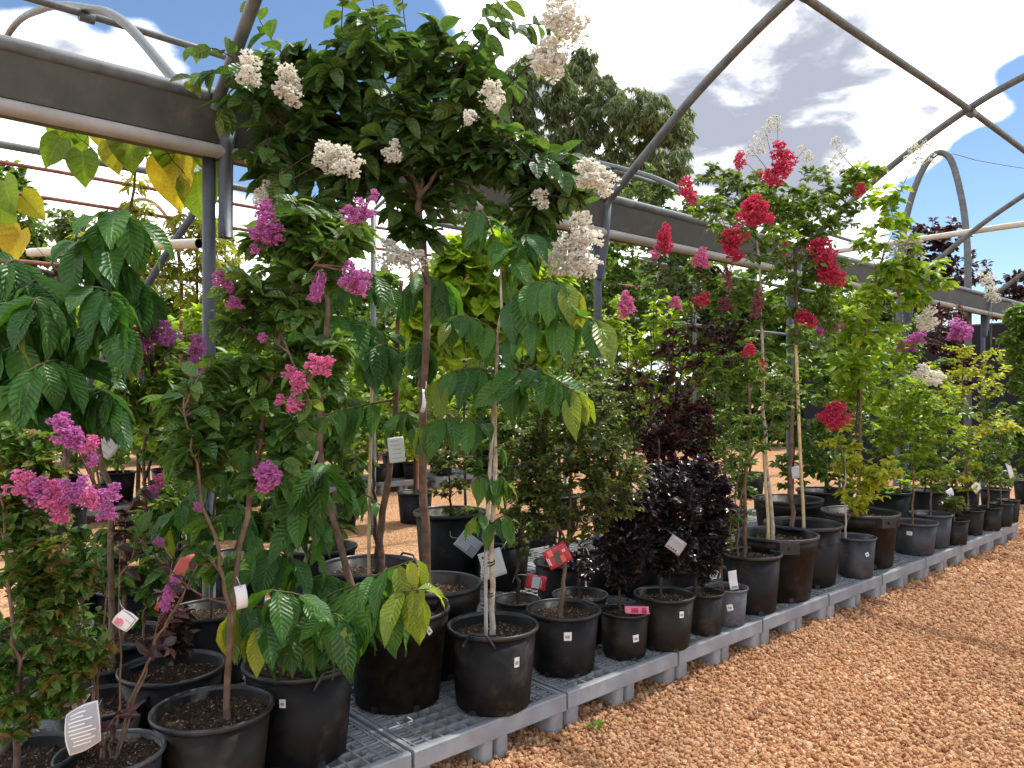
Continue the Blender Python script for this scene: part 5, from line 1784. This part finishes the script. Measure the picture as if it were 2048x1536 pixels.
for k, Y in enumerate(np.arange(1.3, 9.6, .62)):
    px, Zb = bench_px(Y, -9.95)
    m = ('shrub_bright', 'shrub_mid', 'shrub_bright', 'crepe_green')[k % 4]
    ground_plant('low_bench_shrub', 'low bushy plant in a small pot along the front edge of the far bench', px, Zb, [(px, 900), (px + 3, 870)],
                 [(px - 20, 850, 44, 40, 9), (px + 22, 865, 44, 40, 9), (px, 815, 36, 30, 6)], m, .075, 'small', 13, pot=(.30, .25), base_z=PALLET_TOP, group='low plants along the far bench', trunk=.010)

BEY = 'trees beyond the far bench'
for (lab, px, Z, bl, m, ll, kind, nm) in (
        ('feathery yellow green shrub with upright plumes beside the grey post', 395, 9.0, [(395, 360, 30, 60, 10), (380, 450, 50, 60, 16), (420, 500, 50, 60, 14), (380, 560, 60, 50, 12)], 'feather', .13, 'strap', 'feathery_shrub'),
        ('feathery yellow green shrub behind the heart leaved sapling', 275, 8.8, [(270, 400, 36, 50, 8), (265, 470, 50, 60, 14), (300, 520, 50, 50, 10), (180, 480, 40, 50, 8)], 'feather', .13, 'strap', 'feathery_shrub'),
        ('feathery lime shrub low behind the purple flower spike', 450, 9.6, [(450, 540, 50, 60, 14), (440, 470, 30, 50, 8), (470, 600, 60, 50, 10)], 'feather', .12, 'strap', 'feathery_shrub'),
        ('fine leaved green tree at the left end beyond the rusty frame', 40, 10.5, [(20, 400, 70, 60, 20), (60, 480, 70, 60, 18), (0, 520, 70, 60, 14), (110, 540, 50, 50, 10), (15, 350, 40, 30, 6)], 'shrub_mid', .12, 'small', 'leafy_tree'),
        ('thin leaved green tree behind the fork of the grey branch', 150, 9.8, [(150, 480, 50, 60, 12), (170, 570, 60, 60, 12), (120, 440, 30, 50, 6)], 'shrub_grey', .10, 'small', 'leafy_tree')):
    ground_plant(nm, lab, px, Z, [(px, 1000), (px + 5, 800), (px, 600), (px, 470)], bl, m, ll, kind, 16, group=BEY, trunk=.03, cat='tree', young=.4, up=.9, leafy=.9)

ground_plant('tulip_leaf_tree', 'pale lime broad lobed leaved sapling behind the brown trunks', 930, 6.6, [(930, 1000), (928, 800), (925, 620), (930, 500)],
             [(930, 520, 70, 60, 10), (880, 590, 70, 60, 11), (980, 600, 70, 60, 10), (900, 680, 80, 50, 10), (1040, 500, 50, 60, 6), (1060, 450, 40, 40, 4), (830, 640, 50, 50, 6)], 'tulip', .16, 'lobe', 8, pot=(.40, .36), trunk=.014, droop=.35)
ground_plant('tulip_leaf_tree', 'second pale lime lobed leaved sapling beside the white flowers', 1075, 7.0, [(1075, 1000), (1070, 800), (1075, 560)],
             [(1075, 540, 60, 60, 8), (1060, 620, 60, 60, 8), (1110, 680, 60, 50, 7)], 'tulip', .15, 'lobe', 8, pot=(.40, .36), trunk=.014, droop=.35)
for (lab, px, Z, bl, m, ll) in (
        ('grey green fine leaved tree under the far gutter beside the steel post', 1230, 9.6, [(1230, 520, 60, 60, 20), (1270, 600, 70, 60, 20), (1200, 610, 50, 60, 12), (1250, 690, 70, 60, 14)], 'shrub_mid', .085),
        ('grey green fine leaved tree behind the pink spikes', 1330, 10.4, [(1340, 420, 80, 60, 22), (1290, 380, 60, 50, 12), (1400, 470, 70, 60, 18), (1330, 520, 70, 60, 16), (1380, 580, 80, 50, 16)], 'shrub_grey', .10),
        ('lime shrub behind the dark purple leaved shrub', 1300, 7.6, [(1290, 700, 60, 60, 16), (1340, 640, 50, 60, 12), (1400, 720, 60, 60, 14), (1330, 780, 70, 50, 14), (1220, 640, 40, 50, 8)], 'shrub_bright', .075),
        ('green shrub between the dark purple shrub and the red tree', 1450, 7.4, [(1450, 620, 60, 60, 16), (1420, 540, 50, 50, 10), (1480, 700, 60, 60, 14), (1440, 780, 60, 50, 12)], 'shrub_mid', .075),
        ('lime shrub behind the red flowering trees', 1680, 8.3, [(1690, 620, 70, 60, 18), (1650, 700, 70, 60, 16), (1730, 690, 60, 60, 14), (1700, 780, 70, 50, 14)], 'shrub_bright', .085),
        ('grey green tall tree behind the red blooms', 1500, 11.0, [(1480, 380, 70, 50, 16), (1430, 360, 50, 40, 8), (1530, 430, 70, 60, 16), (1470, 460, 70, 50, 12), (1590, 420, 60, 60, 10), (1640, 360, 40, 40, 6)], 'shrub_grey', .10),
        ('leafy green tree in the bay behind the white flowers', 1120, 8.6, [(1120, 620, 60, 60, 14), (1150, 700, 70, 60, 16), (1090, 730, 60, 60, 12), (1180, 560, 40, 50, 8)], 'shrub_mid', .080),
        ('green tree in the next bay behind the purple spike', 560, 8.2, [(560, 560, 60, 80, 16), (600, 640, 60, 70, 14), (520, 700, 70, 60, 14), (640, 740, 60, 60, 12), (560, 470, 50, 50, 8)], 'shrub_mid', .095),
        ('bright shrub in the next bay between the two brown trunks', 830, 8.9, [(820, 700, 60, 60, 14), (870, 780, 60, 60, 12), (790, 800, 60, 60, 12), (840, 880, 50, 40, 8)], 'shrub_bright', .095),
        ('lime bush in the next bay behind the forked dark stems', 300, 7.6, [(300, 700, 70, 60, 14), (360, 780, 70, 60, 14), (250, 800, 60, 60, 12), (320, 870, 70, 50, 12)], 'shrub_bright', .085),
        ('lime bush in the next bay right of the purple blooms', 430, 7.9, [(430, 640, 60, 60, 12), (460, 730, 70, 60, 14), (400, 820, 70, 60, 12), (450, 900, 60, 40, 9)], 'shrub_bright', .085),
        ('green bush in the next bay behind the left broad leaved sapling', 130, 7.8, [(130, 800, 90, 60, 16), (60, 880, 80, 60, 14), (190, 900, 70, 50, 12)], 'shrub_mid', .09),
        ('leafy shrub in the next bay left of the mint tag', 680, 8.6, [(680, 820, 60, 60, 12), (650, 880, 60, 50, 10), (720, 900, 50, 50, 8), (690, 740, 50, 50, 8)], 'shrub_bright', .090)):
    ground_plant('bay_tree', lab, px, Z, [(px, 1000), (px, 860), (px + 4, 720), (px, 620)], bl, m, ll, 'small', 14, pot=(.42, .36), group='plants in the next bay', trunk=.016)
# right hand end
for (lab, px, Z, bl, m, ll) in (
        ('copper purple leaved shrub in front of the black shade cloth', 1905, 9.6, [(1895, 700, 40, 60, 22), (1920, 740, 40, 60, 20), (1880, 780, 40, 50, 14), (1880, 640, 50, 40, 12)], 'purple_leaf', .070),
        ('bluish green shrub against the black shade cloth at the path edge', 2055, 10.4, [(2050, 720, 40, 70, 18), (2060, 820, 36, 70, 16), (2030, 660, 30, 50, 10), (2065, 640, 40, 60, 10), (2040, 900, 30, 40, 8)], 'shrub_mid', .10),
        ('grey green shrub before the black shade cloth by the pale tube', 1800, 9.0, [(1795, 760, 40, 70, 14), (1810, 680, 40, 50, 9), (1780, 830, 40, 40, 8)], 'shrub_grey', .085),
        ('thin spire shaped shrub before the black shade cloth', 1990, 9.5, [(1985, 800, 18, 70, 10), (1990, 860, 24, 50, 9)], 'crepe_green', .06)):
    ground_plant('end_shrub', lab, px, Z, [(px, 930), (px, 860), (px, 760)], bl, m, ll, 'small', 14, pot=(.34, .32), group='plants at the path end', trunk=.012)


def big_tree(name, label, px, Z, trunk_px, limbs, bl, m, ll, kind, nleaf, tr, bark='bark_brown', group=None, **kw):
    p = Plant(name, label, 'tree', px, Z, base_z=0.0, group=group)
    p.dens = 3.2 if kind == 'willow' else 2.0
    p.stem(trunk_px, tr, tr * .45, bark)
    for q in limbs:
        p.stem(q, tr * .5, tr * .15, bark, 'limb', from_soil=False)
    p.fill(bl, nleaf, ll, **kw)
    p.finish(kind, m, 0, twig=bark)
    return p


ev = np.random.default_rng(3)
bl = []
for (px, py, rx, ry, n) in ((1000, 190, 70, 60, 34), (1080, 150, 70, 55, 34), (1150, 140, 50, 40, 20), (1190, 200, 80, 60, 40), (1280, 220, 70, 50, 34), (1340, 260, 50, 50, 24), (1120, 250, 90, 60, 44), (1020, 280, 80, 60, 34),
                            (1230, 290, 90, 60, 44), (1330, 330, 60, 50, 26), (1140, 340, 100, 60, 40), (1030, 360, 90, 50, 30), (1260, 370, 90, 50, 34), (960, 240, 40, 60, 14), (1170, 110, 26, 22, 8), (1365, 240, 24, 40, 8), (950, 420, 80, 60, 18), (1100, 440, 110, 60, 26), (1230, 450, 90, 50, 20)):
    bl.append((px, py, rx, ry, n, ev.uniform(-1.5, 1.5)))
big_tree('willow_peppermint_tree', 'large rounded grey green weeping tree standing beyond the hoops', 1150, 24.0, [(1150, 870), (1150, 700), (1145, 520), (1150, 400)],
         [[(1148, 560), (1080, 420), (1020, 280)], [(1150, 500), (1230, 380), (1300, 280)], [(1146, 480), (1140, 300), (1130, 180)]], bl, 'willow', .34, 'willow', 32, .28, leafy=.8, young=.3, droop=1.1, up=.55, r=.012)
for (lab, px, Z, bl) in (('dark copper leaved tree rising above the black shade cloth', 1880, 19.5, [(1880, 470, 60, 40, 26), (1850, 520, 60, 50, 30), (1910, 540, 60, 50, 30), (1880, 600, 80, 50, 34), (1790, 580, 50, 40, 14)]),
                         ('dark copper leaved tree at the end of the black shade cloth', 2030, 20.5, [(2030, 570, 50, 30, 22), (2060, 600, 60, 40, 24), (1995, 610, 50, 30, 18)])):
    big_tree('copper_tree', lab, px, Z, [(px, 880), (px, 700), (px, 560)], [], bl, 'purple_leaf', .17, 'small', 15, .12, 'bark_dark', 'trees behind the shade cloth', leafy=.7, young=.2, droop=.2, r=.008)
HEDGE = [
    ('green hedge tree at the left end, beyond the rusty frame', 40, 16.0, 560, 'shrub_mid'),
    ('lime hedge tree beyond the rusty frame behind the feathery shrubs', 240, 16.5, 590, 'shrub_bright'),
    ('green hedge tree behind the forked purple shrub', 420, 17.5, 580, 'shrub_mid'),
    ('dull green hedge tree far behind the slender purple tree', 590, 18.0, 560, 'shrub_grey'),
    ('green hedge tree far behind the two brown trunks', 740, 18.5, 550, 'shrub_mid'),
    ('dark green hedge tree far behind the lobed leaved saplings', 900, 19.0, 520, 'shrub_mid'),
    ('grey green hedge tree under the weeping tree', 1060, 20.0, 530, 'shrub_grey'),
    ('green hedge tree far behind the white blooms by the post', 1200, 21.0, 520, 'shrub_mid'),
    ('grey green hedge tree far behind the pink spikes', 1340, 21.5, 500, 'shrub_grey'),
    ('green hedge tree far behind the dark purple shrub', 1470, 22.0, 540, 'shrub_mid'),
    ('dark green hedge tree far behind the red blooms', 1600, 22.0, 560, 'shrub_mid'),
    ('green hedge tree between red blooms and copper tree', 1730, 22.0, 590, 'shrub_grey')]
for (lab, px, Z, top, m) in HEDGE:
    big_tree('hedge_tree', lab, px, Z, [(px, 880), (px, 760), (px, 640)], [],
             [(px, top + 45, 70, 50, 20), (px - 60, top + 100, 70, 60, 20), (px + 60, top + 90, 70, 60, 20), (px, top + 170, 110, 70, 30), (px - 60, 800, 90, 50, 20), (px + 60, 800, 90, 50, 20), (px - 40, 850, 100, 40, 18), (px + 40, 860, 100, 40, 18)],
             m, .36, 'small', 15, .10, 'bark_dark', 'far trees closing the view', leafy=.7, young=.2, droop=.25, r=.009)


# ------------------------------------------------------------------ tags hung on the plants
def card(label, px, py, Z, w, h, rot, mat, yaw=0.0, pitch=0.0, bend=.3, lines=0, line_mat='sticker_white', border=None, shape='rect', blocks=(), loop=None, name='plant_tag'):
    """a bent printed card; w, h in metres, rot = turn in its own plane (degrees)"""
    c = pt(px, py, Z)
    R0 = nrm(RT * math.cos(yaw) + FW * math.sin(yaw))
    Nv = nrm(np.cross(R0, UP))
    if np.dot(Nv, FW) > 0:
        Nv = -Nv
    U0 = nrm(UP * math.cos(pitch) + Nv * math.sin(pitch))
    Nv = nrm(np.cross(R0, U0))
    a = R_(rot)
    ex = R0 * math.cos(a) + U0 * math.sin(a)
    ey = -R0 * math.sin(a) + U0 * math.cos(a)

    def P(u, v, off):
        ww = 1.0
        if shape == 'leaf':
            # two opposite corners rounded off like a petal
            s_ = u - v
            ww = 1 - .20 * max(0, abs(s_) - .75)
        return ex * u * w / 2 * ww + ey * v * h / 2 * ww + Nv * (off - bend * h * .25 * v * v)

    def sheet(u0, u1, v0, v1, off, nm, m, parent, th=0.0):
        nu, nv = 6, 6
        V = [P(u0 + (u1 - u0) * i / nu, v0 + (v1 - v0) * j / nv, off) for j in range(nv + 1) for i in range(nu + 1)]
        F = [(j * (nu + 1) + i, j * (nu + 1) + i + 1, (j + 1) * (nu + 1) + i + 1, (j + 1) * (nu + 1) + i) for j in range(nv) for i in range(nu)]
        if th:
            n0 = len(V)
            V += [v_ - Nv * th for v_ in V]
            F += [tuple(n0 + q for q in reversed(f)) for f in F]
            e = [(i, i + 1) for i in range(nu)] + [(nu + j * (nu + 1), nu + (j + 1) * (nu + 1)) for j in range(nv)] + \
                [((nv) * (nu + 1) + i + 1, nv * (nu + 1) + i) for i in range(nu)] + [((j + 1) * (nu + 1), j * (nu + 1)) for j in range(nv)]
            F += [(b_, a_, n0 + a_, n0 + b_) for a_, b_ in e]
        return obj(nm, to_mesh(nm, V, F, mat=m), parent)

    root = empty(name, tuple(c), label, 'plant tag', 'tags and labels on the plants')
    sheet(-1, 1, -1, 1, 0, 'card', border or mat, root, .0007)
    if border:
        sheet(-.92, .92, -.93, .93, .0008, 'face', mat, root)
    g = np.random.default_rng(int(px * 7 + py))
    for i in range(lines):
        v = .72 - 1.35 * i / max(1, lines - 1)
        u0 = -.78 + g.uniform(0, .25)
        u1 = g.uniform(.15, .8)
        sheet(u0, u1, v - .028, v + .028, .0014, 'print', line_mat, root)
    for (u0, u1, v0, v1, m) in blocks:
        sheet(u0, u1, v0, v1, .0016, 'print', m, root)
    if loop:
        Q = [np.zeros(3) + ex * 0 + ey * h * .46] + [pt(x, y, Z + dz) - c for (x, y, dz) in loop]
        MB().tube(spline(Q, 12), .0011, 5, False).build('tie', 'wire_white', root)
    return root


card('large silver grey tag with white rim and printed lines, low among the bare stems', 165, 1458, 2.12, .095, .125, 12, 'card_silver', .25, -.1, .35, 9, border='card_white', shape='leaf', loop=[(195, 1410, .04), (203, 1400, .12)])
card('small folded silver tag with a white rim half hidden by leaves', 148, 1405, 2.25, .050, .075, -38, 'card_silver', .5, .1, .3, 3, border='card_white', loop=[(160, 1385, .05), (190, 1370, .1)])
card('white diamond tag with a black line and a pink flower picture', 247, 1243, 2.20, .060, .068, -38, 'card_white', -.2, .1, .4, 0, border='card_white', shape='leaf',
     blocks=[(-.80, .84, .80, .86, 'ink_black'), (.80, .86, -.84, .84, 'ink_black'), (-.75, -.15, -.80, -.05, 'card_pink'), (-.45, .0, -.35, .10, 'card_pink'), (-.1, .12, -.55, -.05, 'ink_grey'), (.0, .7, .28, .34, 'ink_grey')], loop=[(242, 1210, .03), (240, 1200, .08)])
card('long coral red tag with a flower picture dangling under the purple tree', 348, 1165, 2.66, .042, .235, -27, 'card_coral', .1, .05, .15, 0,
     blocks=[(-1, 1, -.72, .05, 'card_dark'), (-.2, .8, -.60, -.25, 'card_pink'), (-.6, .3, -.25, .0, 'card_pink')], loop=[(372, 1068, .02), (380, 1050, .05)])
card('blank white curled card beside the slim trunk', 484, 1196, 2.45, .036, .075, 6, 'card_white', .6, 0, .7, 0, loop=[(476, 1160, .04), (470, 1150, .07)])
card('pale mint rectangular tag leaning on the brown trunk', 793, 900, 3.80, .078, .125, 6, 'card_mint', .2, 0, .1, 5, 'ink_grey', border='card_white', loop=[(805, 872, .05), (800, 865, .15)])
card('slim pale tag edge on against the thin brown trunk', 849, 802, 3.62, .030, .11, -8, 'card_white', 1.0, 0, .3, 3, 'ink_grey', loop=[(852, 770, .04), (852, 760, .1)])
card('grey blue tag tilted like a diamond on the dark pot', 937, 1088, 4.95, .155, .120, -38, 'card_blue', .1, 0, .1, 6, 'card_white', blocks=[(.2, .9, -.9, .1, 'card_silver')], loop=[(905, 1075, .05), (900, 1060, .3)])
card('white label with small printed codes behind the staked trunk', 985, 1128, 3.60, .11, .13, 16, 'card_blue', .2, 0, .1, 2, 'ink_grey',
     blocks=[(-.75 + .3 * k, -.58 + .3 * k, .55, .74, 'ink_black') for k in range(4)], loop=[(1000, 1100, .1), (1015, 1080, .3)])
card('red folded tag with flower pictures on the stem of the round bush', 1115, 1112, 3.62, .118, .095, 27, 'card_red', .1, 0, .15, 0,
     blocks=[(-.35, .25, -.85, .45, 'card_dark'), (-.65, -.25, .25, .9, 'card_coral'), (.15, .5, -.8, -.1, 'card_coral'), (-.9, -.84, -.5, .3, 'card_white'), (-.78, -.72, -.6, .2, 'card_white'), (.5, .75, .1, .35, 'card_white'), (.56, .69, .16, .29, 'card_red')], loop=[(1140, 1098, .05), (1170, 1095, -.05), (1178, 1110, -.06)])
card('dim red and lilac tag on the shaded pot behind the round bush', 1072, 1165, 4.0, .105, .075, -10, 'card_red', 0, 0, .2, 0, blocks=[(-.4, .4, -.8, .8, 'card_blue'), (.5, .55, -.6, .4, 'card_white')], loop=[(1035, 1150, .02), (1025, 1165, .05)])
card('pink tag lying curled on the soil of the smallest black leaved pot', 1274, 1222, 3.80, .120, .045, -4, 'card_pink', .1, -.9, -.9, 0, blocks=[(-.5, .1, -.6, .6, 'card_red'), (.4, .8, -.5, .7, 'card_red')], loop=[(1255, 1217, .02), (1250, 1216, .03)])
card('pale grey tag hung across the black leaves with dark dots', 1352, 1090, 3.86, .090, .075, -35, 'card_silver', .1, 0, .15, 2, 'card_white', blocks=[(-.7 + .32 * k, -.52 + .32 * k, -.75, -.55, 'ink_black') for k in range(4)], loop=[(1340, 1065, .05), (1335, 1060, .1)])
card('white plant label standing in the light grey pot', 1466, 1160, 4.40, .050, .11, 8, 'card_white', .1, 0, -.2, 0, blocks=[(-.5 + .33 * k, -.3 + .33 * k, -.8, -.62, 'ink_black') for k in range(4)])
card('white tag deep among the leaves behind the bamboo cane', 1592, 945, 6.2, .075, .10, 10, 'card_white', .2, 0, .2, 2, 'ink_grey')
card('folded white tag on the low plant in the short brown pot', 1901, 988, 6.9, .085, .085, 20, 'card_white', .4, 0, .5, 2, 'ink_grey')
card('white diamond tag on the shrub third from the row end', 1953, 976, 7.2, .080, .085, 40, 'card_white', .2, 0, .3, 2, 'ink_grey')
card('long white tag on the last shrub of the row', 2020, 940, 7.8, .060, .17, 22, 'card_white', .3, 0, .1, 2, 'ink_grey')
card('faint white tag on the stem of the purple flowering shrub', 215, 892, 3.6, .090, .10, -40, 'card_white', .3, 0, .2, 3, 'ink_grey')
card('grey tag behind the brown trunk among lime leaves', 672, 885, 4.6, .085, .12, 12, 'card_silver', .3, 0, .2, 3, 'card_white')

# a weed in the gravel at the foot of the pallets
wp = pt(1190, 1462, 1540 * 1.5 / (1462 - 785))
wd = empty('weed', (wp[0], wp[1], 0), 'small green weed sprouting in the gravel beside the pallet feet', 'weed')
for i in range(11):
    a = i * 2.4
    o = obj('leaf', leaf_mesh('strap', 'shrub_mid', i % 5, 0), wd)
    o.rotation_euler = (R_(rng.uniform(15, 55)), 0, a)
    s_ = rng.uniform(.04, .075)
    o.scale = (s_ * 1.3, s_, s_)
    o.location = (0, 0, .012)
